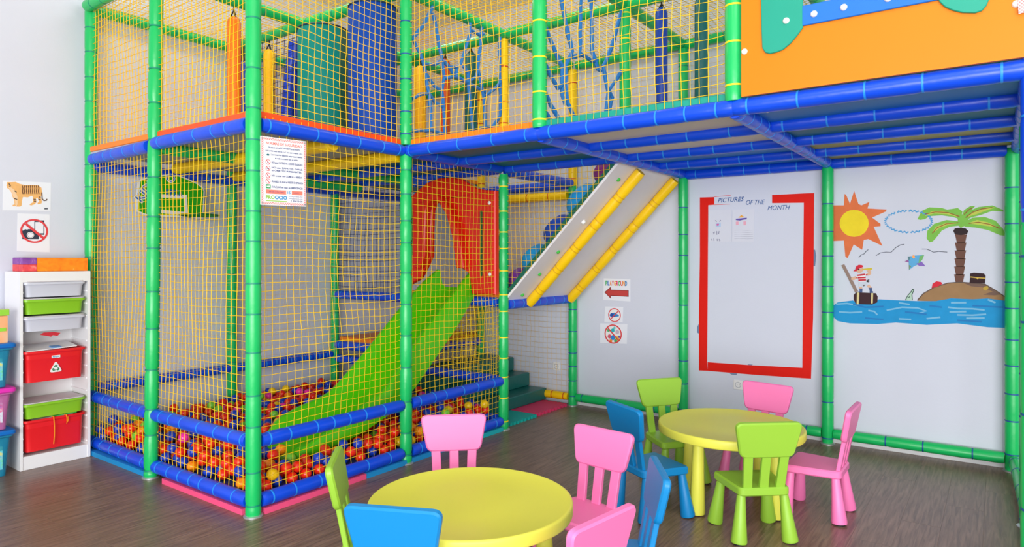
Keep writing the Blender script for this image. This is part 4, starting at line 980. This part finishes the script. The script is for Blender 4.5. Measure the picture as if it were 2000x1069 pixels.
flat('drawn_roof', [(1.825,1.836),(1.797,1.859),(1.771,1.839)], M('yellow crayon', (240, 170, 60), 0.7), d2, BWf, 0.0041); flat('drawn_tower', [(1.845,1.804),(1.821,1.805),(1.821,1.774),(1.844,1.772)], M('rose crayon', (235, 170, 190), 0.7), d2, BWf, 0.0041); flat('drawn_tower', [(1.781,1.803),(1.756,1.804),(1.758,1.769),(1.779,1.770)], M('rose crayon', (235, 170, 190), 0.7), d2, BWf, 0.0041)
flat('drawn_wall', [(1.845,1.827),(1.751,1.834),(1.751,1.821),(1.779,1.817),(1.812,1.811),(1.845,1.816)], M('violet crayon', (100, 80, 170), 0.7), d2, BWf, 0.0049)
strokes('handwriting', [[(1.858,1.729),(1.812,1.729),(1.747,1.724),(1.698,1.726)],[(1.858,1.710),(1.812,1.711),(1.747,1.705),(1.698,1.708)],[(1.858,1.692),(1.812,1.693),(1.747,1.687),(1.698,1.689)],[(1.858,1.674),(1.812,1.674),(1.747,1.669),(1.698,1.671)],[(1.858,1.655),(1.812,1.656),(1.747,1.651),(1.698,1.653)]], 0.003, M('faint pencil', (180, 182, 198), 0.7), d2, BWf, 0.0041)

def socket(y, z, label):
    t = thing('wall_socket', label, 'socket', (BWX, y, z))
    build('plate', slab(rounded([(y - 0.042, z - 0.042), (y + 0.042, z - 0.042), (y + 0.042, z + 0.042), (y - 0.042, z + 0.042)], 0.008), 0.0, 0.009, 0.003, BWf), WHITEP, t)
    ci = circ(y, z, 0.026, 24); co = circ(y, z, 0.021, 24)
    build('well_ring', slab(ci + [ci[0], co[0]] + co[::-1], 0.008, 0.012, 0, BWf), M('grey socket ring', (185, 188, 195)), t)
    for dy in (-0.009, 0.009): build('pin_hole', slab(circ(y + dy, z, 0.003, 10), 0.009, 0.0095, 0, BWf), FOOT, t)
socket(3.69, 0.364, 'white wall socket behind the netting next to the teal steps'); socket(1.824, 0.381, 'white wall socket on the right wall under the red bordered board')

# ------------------------------------------------------------------ painted mural on the back wall
mu = thing('wall_mural', 'painted beach mural with sun, palm island, sea and a boy on a barrel', 'mural', (BWX, 0.5, 1.4))
def mp(name, poly, rgb, d=0.0006, var=0.12, label=None): return flat(name, poly, M('mural paint %s' % (rgb,), rgb, 0.7, var, nscale=14, spec=0.2), mu, BWf, d, 0.0005, label)
mp('sun_rays', [(1.076,1.909),(0.990,1.905),(0.985,1.996),(0.974,1.989),(0.946,1.915),(0.916,2.016),(0.886,1.912),(0.865,1.899),(0.808,1.924),(0.822,1.873),(0.690,1.859),(0.695,1.844),(0.790,1.800),(0.732,1.750),(0.732,1.732),(0.779,1.728),(0.719,1.578),(0.816,1.633),(0.848,1.627),(0.859,1.549),(0.919,1.592),(0.963,1.483),(0.979,1.495),(0.990,1.624),(1.076,1.621)], (226, 118, 72))
mp('sun_disc', [(0.813,1.756),(0.817,1.729),(0.827,1.704),(0.843,1.682),(0.864,1.666),(0.889,1.656),(0.916,1.653),(0.943,1.657),(0.968,1.668),(0.990,1.686),(1.006,1.708),(1.017,1.735),(1.021,1.763),(1.017,1.790),(1.006,1.816),(0.990,1.838),(0.968,1.854),(0.943,1.864),(0.916,1.866),(0.889,1.861),(0.864,1.850),(0.843,1.832),(0.827,1.809),(0.817,1.784)], (244, 216, 48), 0.0012)
CB = (80, 160, 215)
strokes('cloud_outline', [[(0.401,1.757),(0.389,1.749),(0.403,1.744),(0.393,1.735),(0.409,1.732),(0.403,1.721)],[(0.420,1.720),(0.416,1.708),(0.434,1.709),(0.433,1.697),(0.451,1.701),(0.454,1.688)],[(0.472,1.694),(0.477,1.681),(0.494,1.688),(0.503,1.677),(0.519,1.686),(0.530,1.675)],[(0.544,1.685),(0.558,1.675),(0.569,1.687),(0.585,1.679),(0.594,1.691),(0.612,1.684)],[(0.617,1.697),(0.636,1.693),(0.639,1.705),(0.658,1.703),(0.657,1.716),(0.676,1.715)],[(0.672,1.727),(0.690,1.729),(0.683,1.740),(0.700,1.744),(0.690,1.753),(0.705,1.759)],[(0.692,1.767),(0.705,1.775),(0.690,1.780),(0.700,1.790),(0.683,1.793),(0.690,1.804)],[(0.672,1.805),(0.676,1.817),(0.657,1.815),(0.658,1.828),(0.639,1.824),(0.636,1.837)],[(0.617,1.831),(0.611,1.844),(0.594,1.836),(0.585,1.848),(0.569,1.838),(0.558,1.849)],[(0.544,1.838),(0.530,1.848),(0.519,1.836),(0.503,1.844),(0.494,1.832),(0.477,1.838)],[(0.472,1.825),(0.454,1.829),(0.451,1.817),(0.433,1.819),(0.434,1.807),(0.416,1.807)],[(0.420,1.796),(0.403,1.793),(0.409,1.783),(0.393,1.779),(0.403,1.770),(0.389,1.764)]], 0.011, M('mural paint %s' % (CB,), CB, 0.7), mu, BWf, 0.0006)
strokes('bird_lines', [[(0.883,1.489),(0.865,1.509),(0.846,1.517),(0.832,1.537),(0.816,1.551)],[(0.763,1.503),(0.732,1.524),(0.695,1.530),(0.661,1.528),(0.628,1.565),(0.597,1.585),(0.572,1.589)],[(0.458,1.552),(0.428,1.552),(0.404,1.540),(0.384,1.528),(0.351,1.534),(0.298,1.528)]], 0.005, M('dark pencil', (85, 90, 105), 0.7), mu, BWf, 0.0006)
LG = (128, 192, 82); LY = (196, 205, 90)
leaves = [[(0.487,1.777),(0.458,1.839),(0.409,1.863),(0.332,1.855),(0.275,1.832),(0.223,1.790),(0.205,1.762),(0.265,1.786),(0.332,1.800),(0.409,1.797),(0.438,1.776),(0.467,1.771)],[(0.409,1.603),(0.428,1.632),(0.423,1.689),(0.380,1.739),(0.303,1.765),(0.219,1.751),(0.209,1.723),(0.284,1.714),(0.332,1.687),(0.370,1.631),(0.389,1.608)],[(0.205,1.773),(0.182,1.817),(0.109,1.852),(0.028,1.860),(-0.034,1.824),(-0.036,1.813),(0.028,1.821),(0.090,1.796),(0.154,1.777),(0.195,1.750)],[(0.200,1.739),(0.145,1.776),(0.073,1.779),(0.010,1.750),(-0.034,1.689),(-0.049,1.640),(-0.016,1.646),(0.055,1.685),(0.127,1.704),(0.191,1.711)],[(0.214,1.779),(0.195,1.834),(0.159,1.860),(0.127,1.862),(0.154,1.827),(0.191,1.773)],[(0.294,1.842),(0.233,1.850),(0.205,1.823),(0.214,1.773),(0.247,1.803)]]
for i, l in enumerate(leaves): mp('palm_leaf', l, LG, 0.0003 + 0.00012 * i)
mp('palm_heart', [(0.237,1.791),(0.214,1.805),(0.186,1.789),(0.168,1.761),(0.186,1.722),(0.214,1.704),(0.237,1.729),(0.233,1.763)], LG, 0.0012)
for l in [[(0.438,1.798),(0.399,1.831),(0.332,1.834),(0.256,1.803),(0.233,1.785),(0.303,1.808),(0.380,1.816)],[(0.394,1.666),(0.370,1.716),(0.303,1.745),(0.233,1.740),(0.284,1.731),(0.341,1.710)],[(0.177,1.783),(0.136,1.820),(0.064,1.847),(0.010,1.845),(0.064,1.825),(0.118,1.801)],[(0.172,1.736),(0.118,1.759),(0.055,1.740),(-0.007,1.700),(0.055,1.713),(0.118,1.726)]]: mp('leaf_highlight', l, LY, 0.0018)
strokes('leaf_ribs', [[(0.438,1.813),(0.370,1.827),(0.294,1.819),(0.223,1.787)],[(0.391,1.668),(0.360,1.710),(0.303,1.737),(0.230,1.743)],[(0.186,1.778),(0.145,1.815),(0.090,1.837),(0.028,1.845)],[(0.168,1.736),(0.109,1.742),(0.046,1.726),(-0.014,1.694)],[(0.195,1.801),(0.168,1.833),(0.145,1.848)]], 0.006, M('rib brown', (150, 85, 40), 0.7), mu, BWf, 0.0024)
for sgm in [[(0.250,1.657),(0.178,1.655),(0.189,1.594),(0.239,1.595)],[(0.251,1.598),(0.181,1.597),(0.192,1.536),(0.240,1.537)],[(0.253,1.540),(0.183,1.540),(0.194,1.478),(0.242,1.478)],[(0.254,1.482),(0.186,1.482),(0.197,1.420),(0.243,1.420)],[(0.255,1.423),(0.189,1.424),(0.200,1.362),(0.245,1.362)],[(0.256,1.365),(0.192,1.366),(0.203,1.304),(0.246,1.303)]]: mp('trunk_segment', sgm, (112, 78, 68), label=None)
mp('coconuts', [(0.261,1.683),(0.251,1.702),(0.219,1.706),(0.186,1.700),(0.170,1.681),(0.177,1.659),(0.214,1.651),(0.251,1.658)], (55, 42, 45), 0.0012)
mp('island', [(0.487,1.162),(0.448,1.218),(0.380,1.266),(0.294,1.300),(0.219,1.309),(0.145,1.300),(0.073,1.298),(0.010,1.254),(-0.049,1.206),(-0.049,1.177),(0.055,1.181),(0.191,1.176),(0.332,1.163)], (160, 125, 88))
mp('island_shadow', [(0.202,1.304),(0.156,1.300),(0.075,1.299),(0.026,1.261),(-0.018,1.225),(0.017,1.218),(0.084,1.221),(0.026,1.245),(0.084,1.274),(0.152,1.280)], (120, 95, 85), 0.0012)
strokes('island_outline', [[(0.487,1.165),(0.448,1.218),(0.380,1.266),(0.294,1.300),(0.219,1.309),(0.145,1.302),(0.073,1.298),(0.010,1.254),(-0.049,1.206)]], 0.007, M('outline brown', (95, 75, 65), 0.7), mu, BWf, 0.0012)
mp('treasure_chest', [(0.159,1.372),(0.136,1.378),(0.077,1.373),(0.067,1.356),(0.071,1.303),(0.163,1.303),(0.159,1.338)], (58, 38, 42), 0.0018)
strokes('chest_band', [[(0.158,1.347),(0.118,1.342),(0.068,1.339)]], 0.008, M('gold paint', (200, 165, 60), 0.6), mu, BWf, 0.0024)
mp('chest_lock', [(0.122,1.339),(0.109,1.338),(0.114,1.328)], (220, 190, 90), 0.003)
mp('red_scarf', [(0.396,1.260),(0.389,1.294),(0.365,1.312),(0.336,1.307),(0.329,1.292),(0.360,1.272)], (214, 48, 66), 0.0018)
mp('gold_coins', [(0.084,1.265),(0.077,1.279),(0.057,1.285),(0.050,1.269),(0.064,1.252),(0.077,1.255)], (190, 160, 70), 0.0018)
mp('bottle', [(0.565,1.161),(0.547,1.204),(0.532,1.222),(0.517,1.245),(0.509,1.242),(0.522,1.208),(0.519,1.163)], (185, 215, 195), 0.0004)
strokes('bottle_outline', [[(0.565,1.164),(0.547,1.204),(0.532,1.222),(0.517,1.249),(0.509,1.244),(0.522,1.208),(0.519,1.165)],[(0.516,1.243),(0.512,1.251)],[(0.547,1.181),(0.535,1.193)]], 0.005, M('bottle outline', (40, 80, 60), 0.7), mu, BWf, 0.0012)
mp('sea', [(1.075,1.094),(1.035,1.129),(0.924,1.149),(0.903,1.132),(0.790,1.136),(0.742,1.164),(0.608,1.161),(0.487,1.160),(0.370,1.164),(0.275,1.188),(0.145,1.186),(0.055,1.195),(-0.049,1.182),(-0.049,0.990),(0.055,0.989),(0.237,1.006),(0.428,0.984),(0.628,0.990),(0.753,0.971),(0.946,0.966),(1.035,0.979),(1.069,1.014)], (38, 150, 210), 0.0018)
strokes('wave_lines', [[(0.294,1.122),(0.237,1.115),(0.145,1.117),(0.073,1.111)],[(0.284,1.088),(0.182,1.095)],[(0.237,1.068),(0.145,1.070),(0.064,1.082)],[(0.690,1.081),(0.587,1.109),(0.487,1.108),(0.428,1.087),(0.477,1.068)],[(1.046,1.114),(0.968,1.123),(0.881,1.109)],[(1.024,1.054),(0.946,1.051),(0.859,1.061)],[(0.275,1.156),(0.182,1.160)],[(0.428,1.030),(0.341,1.046)],[(0.182,1.046),(0.073,1.054)],[(0.608,1.143),(0.537,1.132)],[(0.055,1.187),(0.010,1.166)],[(0.816,1.075),(0.774,1.068),(0.753,1.042)],[(0.608,1.020),(0.527,1.019)]], 0.012, M('pale wave paint', (120, 185, 222), 0.7), mu, BWf, 0.0024)
strokes('wave_darks', [[(0.924,1.119),(0.838,1.098),(0.711,1.110)],[(0.567,1.075),(0.428,1.064)],[(0.409,1.128),(0.332,1.120)],[(0.237,1.029),(0.090,1.026)],[(0.838,1.014),(0.711,1.009)],[(0.145,1.139),(-0.034,1.136)]], 0.012, M('deep wave paint', (15, 120, 190), 0.7), mu, BWf, 0.0030)
mp('barrel', [(0.919,1.192),(0.903,1.214),(0.763,1.211),(0.751,1.185),(0.753,1.140),(0.790,1.121),(0.903,1.120),(0.919,1.155)], (66, 42, 48), 0.0030)
for l in [[(0.895,1.212),(0.879,1.213),(0.883,1.119),(0.898,1.120)],[(0.795,1.213),(0.782,1.212),(0.785,1.132),(0.797,1.130)]]: mp('barrel_band', l, (225, 210, 150), 0.0036)
strokes('paddle', [[(0.997,1.431),(0.953,1.338),(0.898,1.217)]], 0.024, M('paddle wood', (150, 125, 115), 0.7), mu, BWf, 0.0040)
SKIN = (226, 180, 150)
mp('boy_face', [(0.896,1.392),(0.853,1.408),(0.851,1.387),(0.867,1.367),(0.889,1.368),(0.900,1.379)], SKIN, 0.0030)
strokes('boy_arms', [[(0.901,1.331),(0.920,1.320),(0.936,1.324)],[(0.820,1.354),(0.806,1.364),(0.807,1.380),(0.818,1.390)]], 0.022, M('mural paint %s' % (SKIN,), SKIN, 0.7), mu, BWf, 0.0046)
mp('boy_scarf', [(0.922,1.379),(0.908,1.395),(0.901,1.419),(0.882,1.432),(0.858,1.429),(0.851,1.414),(0.882,1.400),(0.901,1.379)], (214, 48, 66), 0.0036)
mp('boy_shirt', [(0.906,1.334),(0.886,1.355),(0.820,1.364),(0.816,1.354),(0.837,1.345),(0.830,1.301),(0.884,1.297),(0.889,1.329),(0.901,1.323)], (245, 240, 242), 0.0036)
strokes('shirt_stripes', [[(0.893,1.347),(0.837,1.356)],[(0.889,1.328),(0.834,1.332)],[(0.885,1.309),(0.832,1.313)],[(0.904,1.331),(0.893,1.326)],[(0.832,1.351),(0.818,1.357)]], 0.013, M('stripe red', (200, 40, 60), 0.7), mu, BWf, 0.0044)
mp('boy_trousers', [(0.882,1.296),(0.831,1.301),(0.813,1.278),(0.839,1.264),(0.849,1.274),(0.858,1.260),(0.882,1.259)], (205, 212, 225), 0.0036)
strokes('boy_legs', [[(0.870,1.259),(0.868,1.245)],[(0.818,1.272),(0.799,1.249)]], 0.02, M('mural paint %s' % (SKIN,), SKIN, 0.7), mu, BWf, 0.0030)
mp('boy_boot', [(0.878,1.245),(0.856,1.245),(0.858,1.214),(0.886,1.213),(0.885,1.220),(0.877,1.223)], (75, 95, 140), 0.0046); mp('boy_boot', [(0.812,1.252),(0.789,1.253),(0.790,1.231),(0.781,1.221),(0.784,1.211),(0.806,1.212),(0.806,1.231)], (75, 95, 140), 0.0046)
mp('telescope', [(0.860,1.398),(0.825,1.404),(0.792,1.408),(0.788,1.398),(0.797,1.390),(0.858,1.390)], (215, 195, 70), 0.0054)
mp('eye_patch', [(0.889,1.397),(0.878,1.400),(0.877,1.390),(0.886,1.388)], (50, 45, 50), 0.0054)
strokes('dagger', [[(0.827,1.309),(0.811,1.296)],[(0.825,1.298),(0.811,1.317)],[(0.853,1.266),(0.841,1.272)]], 0.01, M('dagger grey', (110, 105, 110), 0.7), mu, BWf, 0.0054)
fs_ = thing('foil_star', 'shiny multicoloured foil star sticker in the middle of the beach mural', 'sticker', (BWX, 0.55, 1.5))
for pl, c_, d_ in (([(0.548,1.494),(0.500,1.503),(0.443,1.507),(0.455,1.474),(0.472,1.442),(0.509,1.422),(0.540,1.394),(0.542,1.445)], (10, 150, 205), 0.003), ([(0.472,1.500),(0.443,1.507),(0.455,1.471),(0.480,1.442)], (70, 160, 50), 0.0042), ([(0.570,1.457),(0.548,1.471),(0.539,1.451)], (130, 30, 130), 0.0036), ([(0.495,1.442),(0.458,1.456),(0.435,1.424),(0.475,1.425)], (100, 40, 170), 0.0036), ([(0.524,1.494),(0.510,1.509),(0.500,1.491),(0.512,1.480)], (245, 150, 40), 0.0048), ([(0.541,1.433),(0.527,1.422),(0.540,1.394)], (60, 130, 60), 0.0048), ([(0.548,1.494),(0.528,1.497),(0.542,1.462)], (10, 100, 110), 0.0048)):
    flat('star_facet', pl, M('foil %s' % (c_,), c_, 0.35, 0.1), fs_, BWf, d_)

# ------------------------------------------------------------------ orange house front on the upper right
OPf = lambda a, b, d: (XD - 0.05 - d, a, b)
pn = thing('house_panel', 'orange house front panel with blue window sill and turquoise shutters on the upper right deck', 'play panel', (XD - 0.05, 0.5, 2.3))
mb = MB(); wy0, wy1, wz0, wz1 = 0.10, 0.80, 2.62, 3.22
ya, yb, za, zb = -0.10, 1.045, 2.297, 3.42
slab_into(mb, [(ya, za), (yb, za), (yb, wz0), (ya, wz0)], -0.02, 0.0, 0, OPf); slab_into(mb, [(ya, wz1), (yb, wz1), (yb, zb), (ya, zb)], -0.02, 0.0, 0, OPf)
slab_into(mb, [(ya, wz0), (wy0, wz0), (wy0, wz1), (ya, wz1)], -0.02, 0.0, 0, OPf); slab_into(mb, [(wy1, wz0), (yb, wz0), (yb, wz1), (wy1, wz1)], -0.02, 0.0, 0, OPf)
build('panel_board', mb, ORANGEP, pn)
build('window_sill', slab([(0.15, 2.592), (0.755, 2.592), (0.755, 2.688), (0.15, 2.688)], 0.0005, 0.013, 0.003, OPf), SKYB, pn, label='bright blue sill board')
shl = [(0.946,2.763),(0.943,2.610),(0.939,2.521),(0.924,2.495),(0.902,2.486),(0.871,2.488),(0.842,2.495),(0.807,2.519),(0.776,2.552),(0.751,2.584),(0.751,2.719)]
build('shutter', slab([(shl[0][0], 3.1)] + shl + [(shl[-1][0], 3.1), (0.85, 3.22)], 0.0005, 0.014, 0.003, OPf), TURQ, pn, label='turquoise leaf shaped shutter')
shr = [(0.214,2.614),(0.199,2.580),(0.181,2.556),(0.151,2.534),(0.119,2.518),(0.074,2.507),(0.051,2.512),(0.036,2.530),(0.027,2.554),(0.025,2.585)]
build('shutter', slab([(0.2, 3.1)] + shr + [(0.03, 3.1), (0.1, 3.2)], 0.0005, 0.014, 0.003, OPf), TURQ, pn, label='turquoise leaf shaped shutter')
for i, a in enumerate([(0.826,2.631),(0.701,2.637),(0.573,2.640),(0.394,2.640),(1.029,2.522),(-0.063,2.517)]):
    d_ = 0.014 if i < 4 else 0.0
    build('bolt_cap', MB().lathe([(0.0155, 0), (0.0155, 0.004), (0.011, 0.010), (0.002, 0.011)], 18, OPf(a[0], a[1], d_ - 0.001), (-1, 0, 0)), WHITEP, pn, label='white bolt cap')
cl = build('checked_ribbon', slab([(-0.105, 2.475), (-0.07, 2.47), (-0.066, 2.53), (-0.105, 2.535)], 0.0125, 0.016, 0, OPf), CHK, at=OPf(-0.09, 2.5, 0.014)); tag(cl, 'red and white checked ribbon tied at the right end of the orange panel', 'ribbon')
for x, y in ((XM1 - 0.33, 1.0), (XM2, 1.6)):
    build('deck_bolt', MB().lathe([(0.002, -0.022), (0.012, -0.018), (0.017, -0.008), (0.017, 0.0)], 14, (x, y, ZD + 0.03)), WHITEP, frame, label='white bolt cap under the deck')

# ------------------------------------------------------------------ hanging things on the upper floor
def bag(x, y, ztop, zbot, r, mat, label, zhang=ZT - PR, group=None):
    t = thing('punch_bag', label, 'punch bag', (x, y, zbot), 0, group)
    h = ztop - zbot
    prof = [(r * 0.35, 0.0), (r * 0.8, 0.012), (r, 0.04), (r * 1.0, h * 0.3), (r * 0.985, h * 0.6), (r, h - 0.05), (r * 0.8, h - 0.018), (r * 0.35, h)]
    build('bag_body', MB().lathe(prof, 20), mat, t, world=False)
    mb = MB()
    for a in (0.5, 2.6, 4.7): mb.tube([(r * 0.5 * math.cos(a), r * 0.5 * math.sin(a), h - 0.01), (0.003 * math.cos(a), 0.003 * math.sin(a), h + (zhang - ztop) * 0.55)], 0.005, 6)
    mb.tube([(0, 0, h + (zhang - ztop) * 0.5), (0, 0, h + (zhang - ztop))], 0.006, 6)
    build('hanging_strap', mb, BLACK, t, world=False); return t
OB = M('orange bag vinyl', (250, 125, 10), 0.4, 0.05, 0.1); YB_ = M('yellow bag vinyl', (252, 190, 10), 0.4, 0.05, 0.1); RB = M('rust bag vinyl', (222, 88, 20), 0.4, 0.05, 0.1); TB = M('dark teal bag vinyl', (0, 98, 98), 0.4, 0.05, 0.1); BB = M('royal blue bag vinyl', (4, 60, 165), 0.4, 0.05, 0.1)
zb0 = zf + 0.045
bag(2.83, YB, 3.30, zb0 + 0.02, 0.05, OB, 'long orange punch bag hanging at the left on the upper floor')
bag(XD, 5.12, 3.30, zb0 + 0.02, 0.05, YB_, 'yellow punch bag hanging behind the near corner post')
bag(XE, 4.131, 3.33, zb0 + 0.02, 0.045, RB, 'rust orange punch bag behind the left rope web')
bag(XE, 4.45, 3.32, zb0 + 0.02, 0.055, YB_, 'amber punch bag next to the teal-ringed post at the left edge of the rope web')
bag(XE, 3.824, 3.33, zb0 + 0.02, 0.058, TB, 'dark teal punch bag hanging inside the left rope web')
bag(XE, 2.005, 3.335, zb0 + 0.02, 0.045, BB, 'royal blue punch bag hanging right of the green post on the upper floor')
bag(XE, 1.703, 3.345, zb0 + 0.02, 0.048, TB, 'dark teal punch bag hanging near the orange panel')
bag(3.42, 5.46, 3.25, zb0 + 0.02, 0.045, BB, 'blue punch bag half hidden behind the near corner post')
def roller(x, y, r, ztop, zbot, mats, label):
    t = thing('padded_roller', label, 'roller', (x, y, zbot)); h = ztop - zbot
    mb = MB().lathe([(r * 0.96, 0), (r, 0.015), (r, h - 0.02), (r * 0.97, h), (0.05, h + 0.001)], 48)
    cnt = len(mb.f)
    for i in range(cnt):
        j = i % 48; mb.m[i] = 1 if (len(mats) > 1 and j >= 36 and j < 47) else 0
    build('roller_body', mb, mats, t, world=False, angle=50)
    build('axle', MB().lathe([(0.02, 0), (0.02, ZT - PR - ztop)], 14, (0, 0, h)), STEEL, t, world=False)
    build('roller_rim', MB().tube([(r * math.cos(a), r * math.sin(a), h - 0.004) for a in [2 * PI * i / 40 for i in range(40)]], 0.006, 6, closed=True), M('dark seam', (20, 50, 80), 0.5), t, world=False)
TR = M('teal roller vinyl', (0, 140, 130), 0.6, 0.03, 0.08, spec=0.25); TRD = M('dark green roller vinyl', (0, 92, 72), 0.4, 0.03); BRV = M('blue roller vinyl', (4, 72, 176), 0.6, 0.03, 0.08, spec=0.25)
roller(XD - 0.02, 4.36, 0.20, 3.30, zb0, [TR, TRD], 'wide teal padded roller standing on the upper floor')
roller(XD - 0.055, 3.75, 0.178, 3.335, zb0, [BRV], 'wide blue padded roller beside the teal one, next to the green post')
for (x, y, x2, y2, lb) in ((3.53, 4.87, 3.53, 5.05, 'upper left bright blue slanting padded pole left of the teal roller'), (3.62, 4.89, 3.62, 5.0, 'navy slanting padded pole right behind its bright blue twin')):
    t = thing('slanting_pole', lb, 'padded pole', (x2, y2, zb0))
    pipe('pole_sleeve', (x2, y2, zb0), (x, y, 3.34), M('bright blue vinyl', (10, 70, 225), 0.3) if x < 3.6 else M('navy vinyl', (15, 45, 150), 0.4), TIE_B, 0.052, step=0.2, parent=t, bulge=0.12)
wd_ = build('soft_wedge', slab([(1.05, zb0), (1.62, zb0), (1.15, zb0 + 0.42), (1.05, zb0 + 0.42)], 4.9, 5.2, 0.01, lambda a, b, d: (d, a, b)), M('plum vinyl', (140, 60, 80), 0.4), at=(5.05, 1.3, zb0)); tag(wd_, 'plum coloured soft wedge on the upper floor behind the orange panel post', 'wedge')

# rope webs
ROPE = M('blue rope', (30, 118, 195), 0.65, 0.1, 0.2, 60)
def web(name, label, lines, f, r, loc):
    t = thing(name, label, 'rope web', loc)
    for l in lines:
        pts = []
        for i in range(len(l) - 1):
            a, b = Vector(l[i]), Vector(l[i + 1]); k = max(1, int((b - a).length / 0.05))
            for j in range(k): pts.append(a.lerp(b, j / k))
        pts.append(Vector(l[-1]))
        pts = [f(p[0] + R.uniform(-0.004, 0.004), p[1] + R.uniform(-0.004, 0.004)) for p in pts]
        o = build('rope', MB().tube(pts, [r * R.uniform(0.85, 1.15) for _ in pts], 7), ROPE, t)
    return t
web('rope_web', 'blue rope climbing web on the upper floor between the two middle posts, left one', [[(3.716,3.375),(3.610,3.206),(3.503,3.083),(3.578,2.990),(3.621,2.925),(3.643,2.835),(3.676,2.708),(3.693,2.596),(3.699,2.443)],[(3.716,3.333),(3.778,3.157),(3.819,3.011),(3.848,2.880),(3.819,2.764),(3.836,2.661),(3.860,2.429)],[(3.621,2.925),(3.744,2.946),(3.819,2.999),(3.889,2.968),(3.998,2.982),(4.042,3.028),(4.073,3.093),(4.150,3.276),(4.156,3.377)],[(3.643,2.854),(3.733,2.785),(3.819,2.764)],[(3.998,2.982),(3.986,2.910),(3.848,2.868)],[(3.848,2.998),(3.980,2.909),(4.169,2.889),(4.356,2.864)],[(4.073,3.019),(4.130,2.975),(4.150,2.761),(4.202,2.480)],[(4.308,3.395),(4.288,3.230),(4.255,3.032),(4.302,2.916),(4.329,2.816)],[(4.182,3.327),(4.268,3.317),(4.329,3.342)],[(4.554,3.377),(4.554,3.167),(4.561,2.993),(4.561,2.708),(4.453,2.590),(4.288,2.556)],[(4.329,2.825),(4.453,2.892),(4.561,2.993)],[(3.503,2.644),(3.589,2.690),(3.676,2.715),(3.744,2.663),(3.836,2.641)],[(3.487,2.407),(3.699,2.443),(3.860,2.440)],[(4.261,3.042),(4.235,2.965),(4.137,2.902)],[(4.329,2.825),(4.356,2.566)]], lambda a, b: (a, YA - 0.02, b), 0.0135, (4.1, YA, zb0))
web('rope_web', 'blue rope climbing web on the upper floor with a hanging loop, right one', [[(3.696,3.213),(3.766,3.033),(3.852,2.869),(3.766,2.753),(3.760,2.627),(3.786,2.514),(3.899,2.411)],[(3.526,2.932),(3.622,2.828),(3.722,2.736),(3.722,2.619),(3.671,2.585),(3.550,2.670),(3.502,2.717)],[(3.722,2.669),(3.722,2.552),(3.760,2.492)],[(3.960,3.298),(3.953,2.912),(3.933,2.855),(3.852,2.828)],[(4.109,3.293),(4.124,2.938),(4.206,2.831),(4.251,2.823)],[(3.953,2.877),(4.037,2.873),(4.117,2.864),(4.191,2.889)],[(4.073,3.274),(4.206,3.330)],[(4.574,3.361),(4.457,3.117),(4.329,2.915),(4.282,2.874),(4.329,2.747),(4.361,2.698),(4.313,2.495)],[(4.574,2.896),(4.441,2.771),(4.376,2.709),(4.425,2.673),(4.376,2.570),(4.425,2.514)],[(3.502,2.541),(3.586,2.460),(3.696,2.377)],[(3.502,2.412),(3.598,2.354)],[(3.586,2.346),(3.703,2.378),(3.892,2.403)],[(4.609,3.391),(4.634,3.105),(4.626,2.615)]], lambda a, b: (a, Y1 + 0.0, b), 0.0145, (4.1, Y1, zb0))
